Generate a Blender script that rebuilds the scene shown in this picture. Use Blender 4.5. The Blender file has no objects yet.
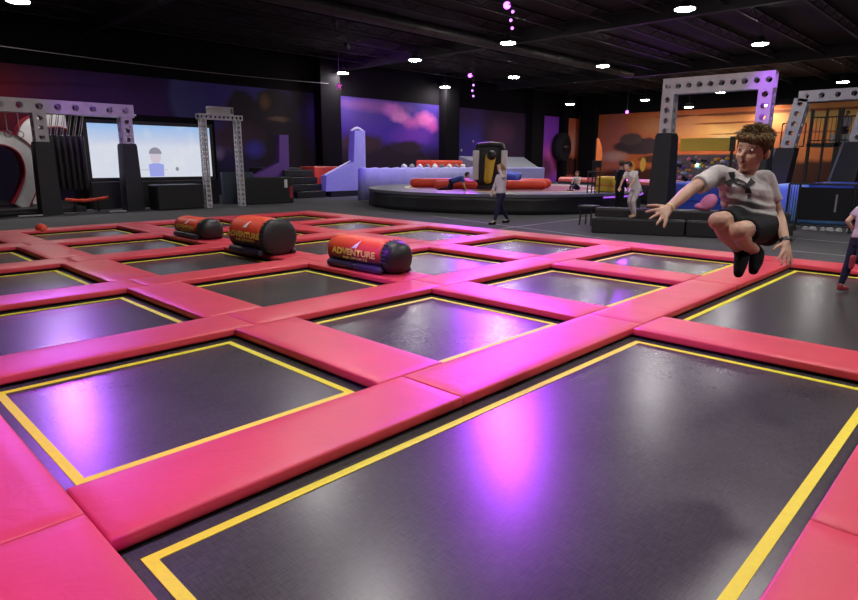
import bpy, bmesh, math, random
from mathutils import Vector, Matrix
from mathutils.bvhtree import BVHTree
from mathutils import noise as mnoise
S = bpy.context.scene
COL = S.collection
PI = math.pi
rnd = random.Random(7)
V = Vector

# ------------------------------------------------------------------ camera
F = 610.44; PIT = math.radians(12.786); ROLL = math.radians(0.2146); YAW = math.radians(-44.115); CAMZ = 1.56
_fw = V((math.sin(YAW)*math.cos(PIT), math.cos(YAW)*math.cos(PIT), -math.sin(PIT)))
_r = V((math.cos(YAW), -math.sin(YAW), 0)); _u = _r.cross(_fw)
CR = _r*math.cos(ROLL)+_u*math.sin(ROLL); CU = -_r*math.sin(ROLL)+_u*math.cos(ROLL); CF = _fw
cd = bpy.data.cameras.new('camera'); cam = bpy.data.objects.new('camera', cd); COL.objects.link(cam)
cam.matrix_world = Matrix((( CR.x, CU.x, -CF.x, 0), (CR.y, CU.y, -CF.y, 0), (CR.z, CU.z, -CF.z, CAMZ), (0,0,0,1)))
cd.sensor_width = 36; cd.lens = 36*F/858; cd.clip_start = 0.05; cd.clip_end = 200
S.camera = cam
def ray(x, y): return CF + CR*((x-429)/F) - CU*((y-300)/F)
def atX(x, y, X):
    d = ray(x, y); t = X/d.x; return V((X, d.y*t, CAMZ+d.z*t))
def atY(x, y, Y):
    d = ray(x, y); t = Y/d.y; return V((d.x*t, Y, CAMZ+d.z*t))
def atZ(x, y, Z):
    d = ray(x, y); t = (Z-CAMZ)/d.z; return V((d.x*t, d.y*t, Z))
def atD(x, y, D):
    d = ray(x, y); return V((d.x*D, d.y*D, CAMZ+d.z*D))

# ------------------------------------------------------------------ materials
def newmat(name):
    m = bpy.data.materials.new(name); m.use_nodes = True
    n = m.node_tree; b = n.nodes['Principled BSDF']; return m, n, b
def mat(name, col, rough=.5, metal=0, spec=.5, var=.12, scale=8, bump=0, bscale=60, emit=None, estr=0):
    m, n, b = newmat(name)
    b.inputs['Roughness'].default_value = rough; b.inputs['Metallic'].default_value = metal
    b.inputs['Specular IOR Level'].default_value = spec
    tc = n.nodes.new('ShaderNodeTexCoord')
    if var:
        nz = n.nodes.new('ShaderNodeTexNoise'); nz.inputs['Scale'].default_value = scale; nz.inputs['Detail'].default_value = 4
        n.links.new(tc.outputs['Object'], nz.inputs['Vector'])
        mx = n.nodes.new('ShaderNodeMix'); mx.data_type = 'RGBA'
        mx.inputs[6].default_value = (*[c*(1-var) for c in col], 1); mx.inputs[7].default_value = (*[min(1, c*(1+var)) for c in col], 1)
        n.links.new(nz.outputs['Fac'], mx.inputs[0]); n.links.new(mx.outputs[2], b.inputs['Base Color'])
    else:
        b.inputs['Base Color'].default_value = (*col, 1)
    if bump:
        nb = n.nodes.new('ShaderNodeTexNoise'); nb.inputs['Scale'].default_value = bscale; nb.inputs['Detail'].default_value = 5
        n.links.new(tc.outputs['Object'], nb.inputs['Vector'])
        bp = n.nodes.new('ShaderNodeBump'); bp.inputs['Strength'].default_value = bump; bp.inputs['Distance'].default_value = .01
        n.links.new(nb.outputs['Fac'], bp.inputs['Height']); n.links.new(bp.outputs['Normal'], b.inputs['Normal'])
    if emit:
        b.inputs['Emission Color'].default_value = (*emit, 1); b.inputs['Emission Strength'].default_value = estr
    return m
def math_node(n, op, a, b=None, c=None, clamp=False):
    q = n.nodes.new('ShaderNodeMath'); q.operation = op; q.use_clamp = clamp
    for i, v in enumerate((a, b, c)):
        if v is None: continue
        if isinstance(v, (int, float)): q.inputs[i].default_value = v
        else: n.links.new(v, q.inputs[i])
    return q.outputs[0]
def mixc(n, fac, a, b):
    q = n.nodes.new('ShaderNodeMix'); q.data_type = 'RGBA'
    for k, v in ((0, fac), (6, a), (7, b)):
        if isinstance(v, tuple): q.inputs[k].default_value = (*v, 1)
        elif isinstance(v, (int, float)): q.inputs[k].default_value = v
        else: n.links.new(v, q.inputs[k])
    return q.outputs[2]
def mural(name, axis, base, blobs, noise_scale=.55, wob=.9):
    """painted mural: soft or sharp noisy ellipses laid over a base colour; axis = index of the horizontal coordinate"""
    m, n, b = newmat(name)
    b.inputs['Roughness'].default_value = .7; b.inputs['Specular IOR Level'].default_value = .2
    tc = n.nodes.new('ShaderNodeTexCoord'); sp = n.nodes.new('ShaderNodeSeparateXYZ'); n.links.new(tc.outputs['Object'], sp.inputs[0])
    h = sp.outputs[axis]; z = sp.outputs[2]
    nz = n.nodes.new('ShaderNodeTexNoise'); nz.inputs['Scale'].default_value = noise_scale; nz.inputs['Detail'].default_value = 8
    n.links.new(tc.outputs['Object'], nz.inputs['Vector'])
    nz2 = n.nodes.new('ShaderNodeTexNoise'); nz2.inputs['Scale'].default_value = noise_scale*3.2; nz2.inputs['Detail'].default_value = 8
    n.links.new(tc.outputs['Object'], nz2.inputs['Vector'])
    dn = math_node(n, 'MULTIPLY', math_node(n, 'SUBTRACT', nz.outputs['Fac'], .5), 2.6)
    dn2 = math_node(n, 'MULTIPLY', math_node(n, 'SUBTRACT', nz2.outputs['Fac'], .5), 1.6)
    col = mixc(n, math_node(n, 'MULTIPLY', nz2.outputs['Fac'], .8), base, tuple(c*.35 for c in base))
    for (ch, cz, rh, rz, soft, c, w) in blobs:
        a = math_node(n, 'DIVIDE', math_node(n, 'SUBTRACT', h, ch), rh)
        e = math_node(n, 'DIVIDE', math_node(n, 'SUBTRACT', z, cz), rz)
        a = math_node(n, 'ADD', a, math_node(n, 'MULTIPLY', dn, w)); e = math_node(n, 'ADD', e, math_node(n, 'MULTIPLY', dn2, w))
        d = math_node(n, 'SQRT', math_node(n, 'ADD', math_node(n, 'MULTIPLY', a, a), math_node(n, 'MULTIPLY', e, e)))
        f = math_node(n, 'DIVIDE', math_node(n, 'SUBTRACT', 1+soft/2, d), soft, clamp=True)
        col = mixc(n, f, col, c)
    n.links.new(col, b.inputs['Base Color'])
    return m

M = {}
def pad_material(name, c):
    m, n, b = newmat(name)
    b.inputs['Roughness'].default_value = .42; b.inputs['Specular IOR Level'].default_value = .35
    tc = n.nodes.new('ShaderNodeTexCoord')
    nz = n.nodes.new('ShaderNodeTexNoise'); nz.inputs['Scale'].default_value = 3; nz.inputs['Detail'].default_value = 6
    n.links.new(tc.outputs['Object'], nz.inputs['Vector'])
    n.links.new(mixc(n, nz.outputs['Fac'], tuple(x*.86 for x in c), tuple(min(1, x*1.1) for x in c)), b.inputs['Base Color'])
    wv = n.nodes.new('ShaderNodeTexNoise'); wv.inputs['Scale'].default_value = 420; wv.inputs['Detail'].default_value = 2
    n.links.new(tc.outputs['Object'], wv.inputs['Vector'])
    fo = n.nodes.new('ShaderNodeTexNoise'); fo.inputs['Scale'].default_value = 7; fo.inputs['Detail'].default_value = 3; fo.inputs['Distortion'].default_value = 1.2
    n.links.new(tc.outputs['Object'], fo.inputs['Vector'])
    b1 = n.nodes.new('ShaderNodeBump'); b1.inputs['Strength'].default_value = .12; b1.inputs['Distance'].default_value = .003
    n.links.new(wv.outputs['Fac'], b1.inputs['Height'])
    b2 = n.nodes.new('ShaderNodeBump'); b2.inputs['Strength'].default_value = .10; b2.inputs['Distance'].default_value = .03
    n.links.new(fo.outputs['Fac'], b2.inputs['Height']); n.links.new(b1.outputs['Normal'], b2.inputs['Normal'])
    n.links.new(b2.outputs['Normal'], b.inputs['Normal'])
    return m
M['pad'] = pad_material('red_vinyl', (.70, .056, .088))
def bed_material():
    m, n, b = newmat('woven_trampoline_bed')
    tc = n.nodes.new('ShaderNodeTexCoord')
    mp = n.nodes.new('ShaderNodeMapping'); n.links.new(tc.outputs['Object'], mp.inputs['Vector']); mp.inputs['Scale'].default_value = (1, 1, 1)
    big = n.nodes.new('ShaderNodeTexNoise'); big.inputs['Scale'].default_value = 1.6; big.inputs['Detail'].default_value = 5; n.links.new(mp.outputs[0], big.inputs['Vector'])
    mp2 = n.nodes.new('ShaderNodeMapping'); mp2.inputs['Scale'].default_value = (14, 160, 1); n.links.new(tc.outputs['Object'], mp2.inputs['Vector'])
    thr = n.nodes.new('ShaderNodeTexNoise'); thr.inputs['Scale'].default_value = 1; thr.inputs['Detail'].default_value = 4; n.links.new(mp2.outputs[0], thr.inputs['Vector'])
    mp3 = n.nodes.new('ShaderNodeMapping'); mp3.inputs['Scale'].default_value = (160, 14, 1); n.links.new(tc.outputs['Object'], mp3.inputs['Vector'])
    thr2 = n.nodes.new('ShaderNodeTexNoise'); thr2.inputs['Scale'].default_value = 1; thr2.inputs['Detail'].default_value = 4; n.links.new(mp3.outputs[0], thr2.inputs['Vector'])
    w = math_node(n, 'MULTIPLY', math_node(n, 'ADD', thr.outputs['Fac'], thr2.outputs['Fac']), .5)
    k = math_node(n, 'ADD', math_node(n, 'MULTIPLY', w, 1.1), math_node(n, 'MULTIPLY', math_node(n, 'SUBTRACT', big.outputs['Fac'], .5), .5), clamp=True)
    n.links.new(mixc(n, k, (.012, .0105, .0112), (.112, .100, .100)), b.inputs['Base Color'])
    b.inputs['Specular IOR Level'].default_value = .24
    b.inputs['Roughness'].default_value = .27
    bp = n.nodes.new('ShaderNodeBump'); bp.inputs['Strength'].default_value = .02; bp.inputs['Distance'].default_value = .004
    n.links.new(w, bp.inputs['Height']); n.links.new(bp.outputs['Normal'], b.inputs['Normal'])
    return m
M['bed'] = bed_material()
M['yellow'] = mat('yellow_webbing', (.88, .75, .03), .65, var=.1, scale=30, bump=.2, bscale=300)
M['blackvinyl'] = mat('black_vinyl', (.016, .015, .018), .45, bump=.15, bscale=12)
M['blacksteel'] = mat('black_steel', (.012, .012, .013), .5, var=.2)
M['matblack'] = mat('flat_black', (.014, .013, .016), .8, spec=.2)
M['charcoal'] = mat('charcoal_padding', (.026, .025, .032), .6, bump=.2, bscale=10)
M['steel'] = mat('perforated_galvanised_steel', (.60, .57, .61), .5, metal=.2, var=.15, scale=5)
M['white'] = mat('white_vinyl', (.75, .73, .74), .45)
M['redfoam'] = mat('red_foam', (.80, .07, .035), .5)
M['redtrim'] = mat('dark_red_edge', (.35, .02, .04), .5)
M['lav'] = mat('lavender_vinyl', (.36, .34, .74), .5, bump=.25, bscale=4)
M['purple'] = mat('purple_vinyl', (.17, .06, .38), .5)
M['blue'] = mat('blue_vinyl', (.045, .09, .62), .45, bump=.3, bscale=4)
M['skyblue'] = mat('sky_blue_vinyl', (.16, .36, .80), .45, bump=.2, bscale=4)
M['grey'] = mat('grey_vinyl', (.20, .20, .25), .55)
M['teal'] = mat('dark_slate_panel', (.045, .06, .09), .6)
M['yel2'] = mat('yellow_paint', (.80, .52, .05), .5)
M['orange'] = mat('orange_fabric', (.85, .22, .05), .7)
M['skin'] = mat('skin', (.62, .36, .26), .5, var=.08, scale=14)
M['hair_brown'] = mat('brown_hair', (.13, .08, .043), .75, spec=.2, var=.5, scale=45)
M['hair_light'] = mat('sandy_hair', (.30, .20, .10), .75, spec=.2, var=.4, scale=45)
M['hair_dark'] = mat('dark_hair', (.02, .014, .012), .5)
M['tee_white'] = mat('heather_white_cotton', (.66, .60, .59), .85, spec=.15, var=.12, scale=40, bump=.5, bscale=22)
M['tee_lilac'] = mat('lilac_cotton', (.50, .38, .55), .85, spec=.15)
M['tee_grey'] = mat('pale_grey_cotton', (.60, .54, .64), .85, spec=.15)
M['shorts'] = mat('black_shorts_fabric', (.012, .011, .013), .75, spec=.2, bump=.4, bscale=18)
M['navy'] = mat('navy_leggings', (.018, .016, .05), .75, spec=.2)
M['sock'] = mat('black_sock', (.011, .010, .012), .85, spec=.15)
M['shoe_red'] = mat('red_grip_sock', (.30, .03, .05), .8)
M['bluetee'] = mat('blue_cotton', (.04, .08, .35), .85)
M['pink'] = mat('pink_fabric', (.75, .22, .42), .7)
M['eye'] = mat('eye_white', (.8, .78, .76), .3, var=0)
M['iris'] = mat('dark_iris', (.03, .02, .015), .25, var=0)
M['lip'] = mat('lips', (.42, .12, .11), .5, var=0)
M['print'] = mat('black_print', (.01, .01, .012), .7, var=0)
M['logoyellow'] = mat('yellow_print', (1, .82, .16), .6, var=0)
M['logowhite'] = mat('white_print', (.9, .88, .88), .6, var=0)
M['wire'] = mat('galvanised_wire', (.45, .42, .48), .5, metal=.3, var=0)
M['wood'] = mat('pattern_leggings', (.48, .42, .44), .85, var=.7, scale=30)
M['lamp'] = mat('lamp_diffuser', (.9, .9, .9), .4, var=0, emit=(1, .965, .93), estr=175)
M['lens'] = mat('violet_lens', (.3, .1, .5), .3, var=0, emit=(.50, .06, 1), estr=9)
M['lens_dim'] = mat('small_violet_led', (.3, .1, .5), .3, var=0, emit=(.6, .18, 1), estr=2.5)
M['led'] = mat('violet_led_strip', (.3, .1, .5), .3, var=0, emit=(.45, .12, 1), estr=.7)
M['green_led'] = mat('green_led', (.2, .8, .5), .3, var=0, emit=(.3, 1, .6), estr=6)

# ------------------------------------------------------------------ mesh helpers
def T(bm, m=None): return bm
def box(bm, lo, hi, bev=0, seg=2):
    lo, hi = V(lo), V(hi); c = (lo+hi)/2; s = hi-lo
    r = bmesh.ops.create_cube(bm, size=1); vs = r['verts']
    for v in vs: v.co = V((v.co.x*s.x, v.co.y*s.y, v.co.z*s.z))+c
    if bev:
        es = list({e for v in vs for e in v.link_edges})
        bmesh.ops.bevel(bm, geom=es, offset=min(bev, .49*min(s)), segments=seg, profile=.5, affect='EDGES')
def frame_of(d):
    d = d.normalized(); a = V((0, 0, 1)) if abs(d.z) < .9 else V((1, 0, 0))
    s = d.cross(a).normalized(); return s, s.cross(d).normalized()
def rings(bm, rs, cap=True):
    """loft through rings = lists of points (all the same count)"""
    vs = [[bm.verts.new(p) for p in r] for r in rs]; n = len(rs[0])
    for a, b in zip(vs, vs[1:]):
        for i in range(n): bm.faces.new((a[i], a[(i+1) % n], b[(i+1) % n], b[i]))
    if cap: bm.faces.new(vs[0][::-1]); bm.faces.new(vs[-1])
def ring(c, s, u, n=12, off=0): return [c+s*math.cos(2*PI*(i+off)/n)+u*math.sin(2*PI*(i+off)/n) for i in range(n)]
def tube(bm, p0, p1, r0, r1=None, n=10):
    p0, p1 = V(p0), V(p1); r1 = r0 if r1 is None else r1
    s, u = frame_of(p1-p0); rings(bm, [ring(p0, s*r0, u*r0, n), ring(p1, s*r1, u*r1, n)])
def pathtube(bm, pts, r, n=8):
    pts = [V(p) for p in pts]; rs = []
    for i, p in enumerate(pts):
        d = (pts[min(i+1, len(pts)-1)]-pts[max(i-1, 0)])
        s, u = frame_of(d); rs.append(ring(p, s*r, u*r, n))
    rings(bm, rs)
def capsule(bm, p0, r0, p1, r1, n=12, f0=False, f1=False):
    p0, p1 = V(p0), V(p1); d = p1-p0
    if d.length < 1e-6: d = V((0, 0, 1e-4))
    s, u = frame_of(d); d = d.normalized(); rs = []
    if not f0:
        for a in (80, 55, 28): a = math.radians(a); rs.append(ring(p0-d*r0*math.sin(a), s*r0*math.cos(a), u*r0*math.cos(a), n))
    for k in range(5): t = k/4; r = r0+(r1-r0)*t; rs.append(ring(p0+(p1-p0)*t, s*r, u*r, n))
    if not f1:
        for a in (28, 55, 80): a = math.radians(a); rs.append(ring(p1+d*r1*math.sin(a), s*r1*math.cos(a), u*r1*math.cos(a), n))
    rings(bm, rs)
def ellipsoid(bm, c, a, b, d, sub=3):
    """a, b, d = radius vectors"""
    r = bmesh.ops.create_icosphere(bm, subdivisions=sub, radius=1)
    c = V(c)
    for v in r['verts']: v.co = c+a*v.co.x+b*v.co.y+d*v.co.z
    return r['verts']
def sphere(bm, c, r, sub=2): return ellipsoid(bm, c, V((r, 0, 0)), V((0, r, 0)), V((0, 0, r)), sub)
def prism(bm, pts, ext):
    ext = V(ext); rings(bm, [[V(p) for p in pts], [V(p)+ext for p in pts]])
def quad(bm, a, b, c, d): bm.faces.new([bm.verts.new(V(p)) for p in (a, b, c, d)])
def perf(bm, o, a, b, n, L, h, rh, thick, m=14):
    """panel with n round holes along direction a (unit), height along b, both faces and hole walls, thickness along a x b"""
    o, a, b = V(o), V(a).normalized(), V(b).normalized(); nrm = a.cross(b)*thick; cl = L/n
    for lay in (0, 1):
        for k in range(n):
            c = o+a*(cl*(k+.5))+b*(h/2)
            hole = []; rim = []
            for i in range(m):
                t = 2*PI*i/m; x, y = math.cos(t), math.sin(t)
                q = max(abs(x)/(cl/2), abs(y)/(h/2))
                hole.append(c+a*(x*rh)+b*(y*rh)+nrm*lay); rim.append(c+a*(x/q)+b*(y/q)+nrm*lay)
            hv = [bm.verts.new(p) for p in hole]; rv = [bm.verts.new(p) for p in rim]
            for i in range(m):
                j = (i+1) % m; f = (hv[i], hv[j], rv[j], rv[i]); bm.faces.new(f if lay == 0 else f[::-1])
            for sx in (-1, 1):
                for sy in (-1, 1):
                    cp = c+a*(sx*cl/2)+b*(sy*h/2)+nrm*lay
                    near = sorted(range(m), key=lambda i: (rim[i]-cp).length)[:2]
                    if (rim[near[0]]-cp).length > 1e-5: bm.faces.new((rv[near[0]], bm.verts.new(cp), rv[near[1]]))
            if lay == 0:
                w2 = [bm.verts.new(p) for p in hole]; w3 = [bm.verts.new(p+nrm) for p in hole]
                for i in range(m):
                    j = (i+1) % m; bm.faces.new((w2[i], w2[j], w3[j], w3[i]))
def perfbeam(bm, p0, p1, w, h, up, cell, hole=.30):
    """square hollow beam from p0 to p1 with holes on all four sides"""
    p0, p1 = V(p0), V(p1); d = (p1-p0); L = d.length; d = d/L; up = V(up); up = (up-d*up.dot(d)).normalized(); s = d.cross(up)
    n = max(1, round(L/cell)); rh = min(L/n, h, w)*hole; t = .025
    perf(bm, p0-s*(w/2)-up*(h/2), d, up, n, L, h, rh, t)
    perf(bm, p0+s*(w/2-t)-up*(h/2), d, up, n, L, h, rh, t)
    perf(bm, p0+up*(h/2)+s*(w/2), d, -s, n, L, w, rh, -t)
    perf(bm, p0-up*(h/2)+s*(w/2), d, -s, n, L, w, rh, t)

def origin(p):
    q = V((0, 0, 0))
    while p is not None: q = q+p.location; p = p.parent
    return q
def obj(name, bm, m, parent=None, smooth=False, world=False):
    if world and parent is not None: bmesh.ops.translate(bm, verts=bm.verts, vec=-origin(parent))
    bmesh.ops.recalc_face_normals(bm, faces=bm.faces)
    me = bpy.data.meshes.new(name); bm.to_mesh(me); bm.free()
    if smooth:
        for p in me.polygons: p.use_smooth = True
    if m is not None: me.materials.append(m)
    o = bpy.data.objects.new(name, me); COL.objects.link(o)
    if parent is not None: o.parent = parent
    return o
def tag(o, label, cat, group=None):
    o['label'] = label; o['category'] = cat
    if group: o['group'] = group
    return o
def thing(name, label, cat, loc=(0, 0, 0), rz=0, group=None):
    o = bpy.data.objects.new(name, None); COL.objects.link(o); o.location = loc; o.rotation_euler = (0, 0, rz); o.empty_display_size = .1
    return tag(o, label, cat, group)
def struct(name, bm, m, parent=None):
    o = obj(name, bm, m, parent)
    if parent is None: o['kind'] = 'structure'
    return o
def dup(root, loc, label, rz=None):
    r = root.copy(); COL.objects.link(r); r.location = loc; r['label'] = label
    if rz is not None: r.rotation_euler = (0, 0, rz)
    for ch in list(root.children):
        c = ch.copy(); COL.objects.link(c); c.parent = r
        for g in ch.children:
            d = g.copy(); COL.objects.link(d); d.parent = c
    return r
def NB(): return bmesh.new()
def quick(name, fn, m, parent=None, smooth=False, world=False):
    bm = NB(); fn(bm); return obj(name, bm, m, parent, smooth, world)
def bx(name, lo, hi, m, parent=None, bev=0, world=True, seg=2):
    bm = NB(); box(bm, lo, hi, bev, seg); return obj(name, bm, m, parent, False, world)

# ------------------------------------------------------------------ room
X0, X1, Y0, Y1, ZC = -27.5, 8.0, -6.0, 46.0, 6.9
def carpet():
    m, n, b = newmat('grey_carpet'); b.inputs['Roughness'].default_value = .95; b.inputs['Specular IOR Level'].default_value = .15
    tc = n.nodes.new('ShaderNodeTexCoord')
    a = n.nodes.new('ShaderNodeTexNoise'); a.inputs['Scale'].default_value = 260; a.inputs['Detail'].default_value = 3; n.links.new(tc.outputs['Object'], a.inputs['Vector'])
    c = n.nodes.new('ShaderNodeTexNoise'); c.inputs['Scale'].default_value = .8; c.inputs['Detail'].default_value = 6; n.links.new(tc.outputs['Object'], c.inputs['Vector'])
    k = math_node(n, 'ADD', math_node(n, 'MULTIPLY', a.outputs['Fac'], .6), math_node(n, 'MULTIPLY', c.outputs['Fac'], .4))
    n.links.new(mixc(n, k, (.055, .054, .060), (.17, .165, .175)), b.inputs['Base Color'])
    bp = n.nodes.new('ShaderNodeBump'); bp.inputs['Strength'].default_value = .4; bp.inputs['Distance'].default_value = .01
    n.links.new(a.outputs['Fac'], bp.inputs['Height']); n.links.new(bp.outputs['Normal'], b.inputs['Normal'])
    return m
bm = NB(); box(bm, (X0, Y0, -.2), (X1, Y1, 0)); struct('floor', bm, carpet())
bm = NB(); box(bm, (X0, Y0, ZC), (X1, Y1, ZC+.15)); struct('ceiling', bm, mat('black_ceiling_deck', (.005, .004, .005), .9, var=.5, scale=1.5))
left_blobs = [
 (5.2, 3.7, 2.6, 1.2, 1.1, (.26, .02, .035), .35), (9.5, 3.9, 2.6, 1.2, 1.2, (.085, .025, .17), .4), (1.0, 3, 3, 3, 1, (.12, .012, .035), .4),
 (15.0, 4.3, 2.9, 2.3, .10, (.085, .085, .25), .02), (15.6, 4.3, 2.9, 2.3, .9, (.045, .03, .20), .2),
 (17.2, 2.9, 2.6, 1.7, .4, (.016, .008, .018), .5), (15.6, 3.9, .8, .9, .3, (.018, .010, .02), .5), (17.3, 4.2, .8, .9, .3, (.02, .012, .02), .6),
 (16.9, 4.35, .26, .34, .9, (.10, .05, .025), 1.0), (17.6, 3.6, .55, .12, .7, (.12, .07, .05), .9), (19.1, 3.7, .16, .14, .8, (.25, .16, .11), .5), (15.0, 2.6, 1.3, .7, 1.0, (.06, .025, .05), .6), (16.1, 2.1, .42, .32, 1.4, (.05, .035, .36), .3), (14.2, 1.9, .25, .25, 1.2, (.20, .14, .30), .5),
 (19.0, 3.5, 1.0, 3.5, .8, (.012, .007, .014), .2),
 (25.2, 3.4, 4.6, 2.6, .9, (.062, .026, .30), .3), (22.5, 4.3, 1.9, .9, 1.2, (.085, .05, .25), .4), (24.2, 4.6, 2.4, .30, 1, (.24, .10, .30), .35),
 (25.1, 4.5, .8, .30, 1.0, (.55, .16, .50), .9), (25.9, 4.15, .8, .34, .8, (.66, .22, .52), .8), (26.7, 3.75, .6, .34, .9, (.60, .12, .45), .8), (28.0, 4.0, .8, .42, .9, (.60, .13, .42), .8), (28.6, 3.6, .5, .3, .9, (.5, .08, .4), .8), (27.0, 3.1, 1.4, .5, 1.2, (.16, .035, .40), .4),
 (24.5, 1.2, 6.0, 1.35, .35, (.018, .008, .02), .3), (22.8, 2.55, 1.6, .5, .6, (.045, .02, .028), .6), (26.5, 2.4, 1.1, .35, .6, (.03, .014, .03), .6),
 (32.0, 2.8, 1.7, 2.6, .8, (.050, .026, .24), .3), (32.0, 4.6, 2.0, .8, .9, (.06, .025, .12), .4), (31.4, 2.3, .08, .08, .6, (.5, .45, .6), .2), (32.6, 2.9, .07, .07, .6, (.5, .45, .6), .2),
 (36.5, 2.8, 2.6, 4, .5, (.028, .010, .034), .3), (35.5, 3.4, 1.2, .9, 1.0, (.07, .022, .06), .6),
 (41.9, 2.8, 1.9, 3.4, .3, (.26, .045, .55), .08), (42.3, 1.7, 1.6, 1.0, 1.2, (.62, .08, .40), .2), (41.0, 1.0, 1.4, 1.0, .8, (.13, .03, .1), .3),
 (45.2, 2.8, 1.4, 3.2, .3, (.62, .13, .06), .06), (45.3, 3.0, .9, .8, 1.2, (.72, .26, .20), .3), (45.0, 1.2, 2.4, .75, .4, (.07, .018, .018), .4)]
bm = NB(); box(bm, (X0-.15, Y0, 0), (X0, Y1, 5.0)); struct('wall_left', bm, mural('night_sky_mural', 1, (.022, .013, .05), left_blobs))
right_blobs = [
 (-18, 3.2, 10, 3.4, .8, (.46, .10, .028), .2), (-9, 3.2, 6, 3.4, .8, (.42, .12, .035), .25), (-17.3, 3.9, 2.2, .7, 1.3, (.66, .30, .08), .35), (-15.6, 3.5, 1.1, .7, 1.3, (.72, .40, .13), .35),
 (-13.5, 4.3, 2.0, .6, 1.0, (.50, .20, .06), .5), (-20.5, 4.2, 2.5, .7, 1.2, (.46, .17, .075), .5), (-10.0, 4.6, 2.6, .45, 1.0, (.24, .15, .05), .5), (-8.0, 4.0, 1.8, .9, 1.2, (.42, .24, .06), .4),
 (-12.7, 4.85, 9, .10, .3, (.16, .04, .015), .5), (-16, 4.25, 3, .07, .3, (.24, .06, .02), .6), (-11, 3.5, 6, .06, .3, (.24, .06, .025), .5),
 (-24.3, 3.0, 1.2, 2.5, .5, (.40, .10, .08), .2), (-22.0, 2.75, 2.2, .62, .2, (.055, .03, .035), .25), (-22.9, 3.3, .9, .45, .3, (.085, .05, .05), .3), (-20.6, 1.8, 1.4, .3, .4, (.07, .025, .02), .3),
 (-24.2, 2.0, 1.0, .35, 1.0, (.46, .24, .22), .3), (-18, .4, 9, .75, .4, (.06, .015, .01), .25), (-22.6, 1.2, .32, .42, .25, (.55, .22, .03), .6), (-21.7, 1.4, .22, .5, .25, (.60, .33, .06), .6),
 (-9.5, .9, 5, .8, .4, (.05, .015, .01), .3)]
bm = NB(); box(bm, (X0, Y1, 0), (X1, Y1+.15, 5.25)); struct('wall_far', bm, mural('desert_sunset_mural', 0, (.55, .14, .04), right_blobs))
M['wallblack'] = mat('black_wall_paint', (.006, .005, .0065), .9, spec=.1)
bm = NB(); box(bm, (X0-.15, Y0, 5.0), (X0, Y1, ZC)); struct('trim_1', bm, M['wallblack'])
bm = NB(); box(bm, (X0, Y1, 5.25), (X1, Y1+.15, ZC)); struct('trim_2', bm, M['wallblack'])
bm = NB(); box(bm, (X1, Y0, 0), (X1+.15, Y1, ZC)); struct('wall_right', bm, M['wallblack'])
bm = NB(); box(bm, (X0, Y0-.15, 0), (X1, Y0, ZC)); struct('wall_near', bm, M['wallblack'])
# black structural columns against the walls
cols = [((-27.5, 19.7), (-26.9, 21.0)), ((-27.5, 29.2), (-26.9, 30.5)), ((-27.5, 38.6), (-26.9, 40.1)), ((-27.1, 45.4), (-25.7, 46)), ((-27.5, 43.0), (-26.9, 43.5))]
for i, (a, b) in enumerate(cols):
    bm = NB(); box(bm, (*a, 0), (*b, ZC), .03); struct('trim_%d' % (i+3), bm, M['wallblack'])
# joists and main girders under the deck
nt = 8
for y in (9.0, 22.0, 35.0):
    bm = NB(); box(bm, (X0, y-.12, ZC-.55), (X1, y+.12, ZC-.5)); box(bm, (X0, y-.12, ZC-.05), (X1, y+.12, ZC)); box(bm, (X0, y-.02, ZC-.5), (X1, y+.02, ZC-.05))
    struct('trim_%d' % nt, bm, mat('dark_painted_girder', (.010, .008, .010), .7)); nt += 1
for x in range(-26, 8, 2):
    bm = NB()
    for zz in (ZC-.02, ZC-.34): box(bm, (x-.05, Y0, zz-.04), (x+.05, Y1, zz))
    k = 0; y = Y0
    while y < Y1-.6:
        tube(bm, (x, y, ZC-.04 if k % 2 else ZC-.34), (x, y+.6, ZC-.34 if k % 2 else ZC-.04), .018, n=5); y += .6; k += 1
    struct('trim_%d' % nt, bm, mat('dark_joist', (.011, .009, .011), .7, var=0)); nt += 1
# ventilation duct
def _duct(bm):
    tube(bm, (-17.2, 3, 6.4), (-17.2, 34, 6.4), .22, n=16)
    for k in range(26): tube(bm, (-17.2, 3.5+k*1.2, 6.4), (-17.2, 3.56+k*1.2, 6.4), .235, n=16)
    for k in range(6): tube(bm, (-17.2, 6+k*5, 6.55), (-17.2, 6+k*5, ZC), .012, n=5)
tag(quick('air_duct', _duct, mat('black_duct', (.02, .017, .02), .5), smooth=False), 'round black air duct hanging under the dark ceiling', 'duct')
# pale tape lines on the carpet
M['tape'] = mat('pale_floor_line', (.34, .32, .33), .8)
def line(i, a, b, w=.05):
    a, b = V(a), V(b); d = (b-a).normalized(); s = V((-d.y, d.x, 0))*w/2
    bm = NB(); prism(bm, [a-s, a+s, b+s, b-s], (0, 0, .004)); struct('trim_%d' % i, bm, M['tape'])
for a, b in [((-8.93, 11.6, 0), (-8.98, 17.5, 0)), ((-12.5, 13.0, 0), (-4.9, 11.4, 0)), ((-6.2, 20.3, 0), (1, 20.3, 0)), ((-6.2, 17.4, 0), (2, 17.4, 0)), ((-3.4, 14.65, 0), (2, 14.2, 0)), ((-3.0, 12.5, 0), (2, 12.3, 0))]:
    line(nt, a, b); nt += 1

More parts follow.
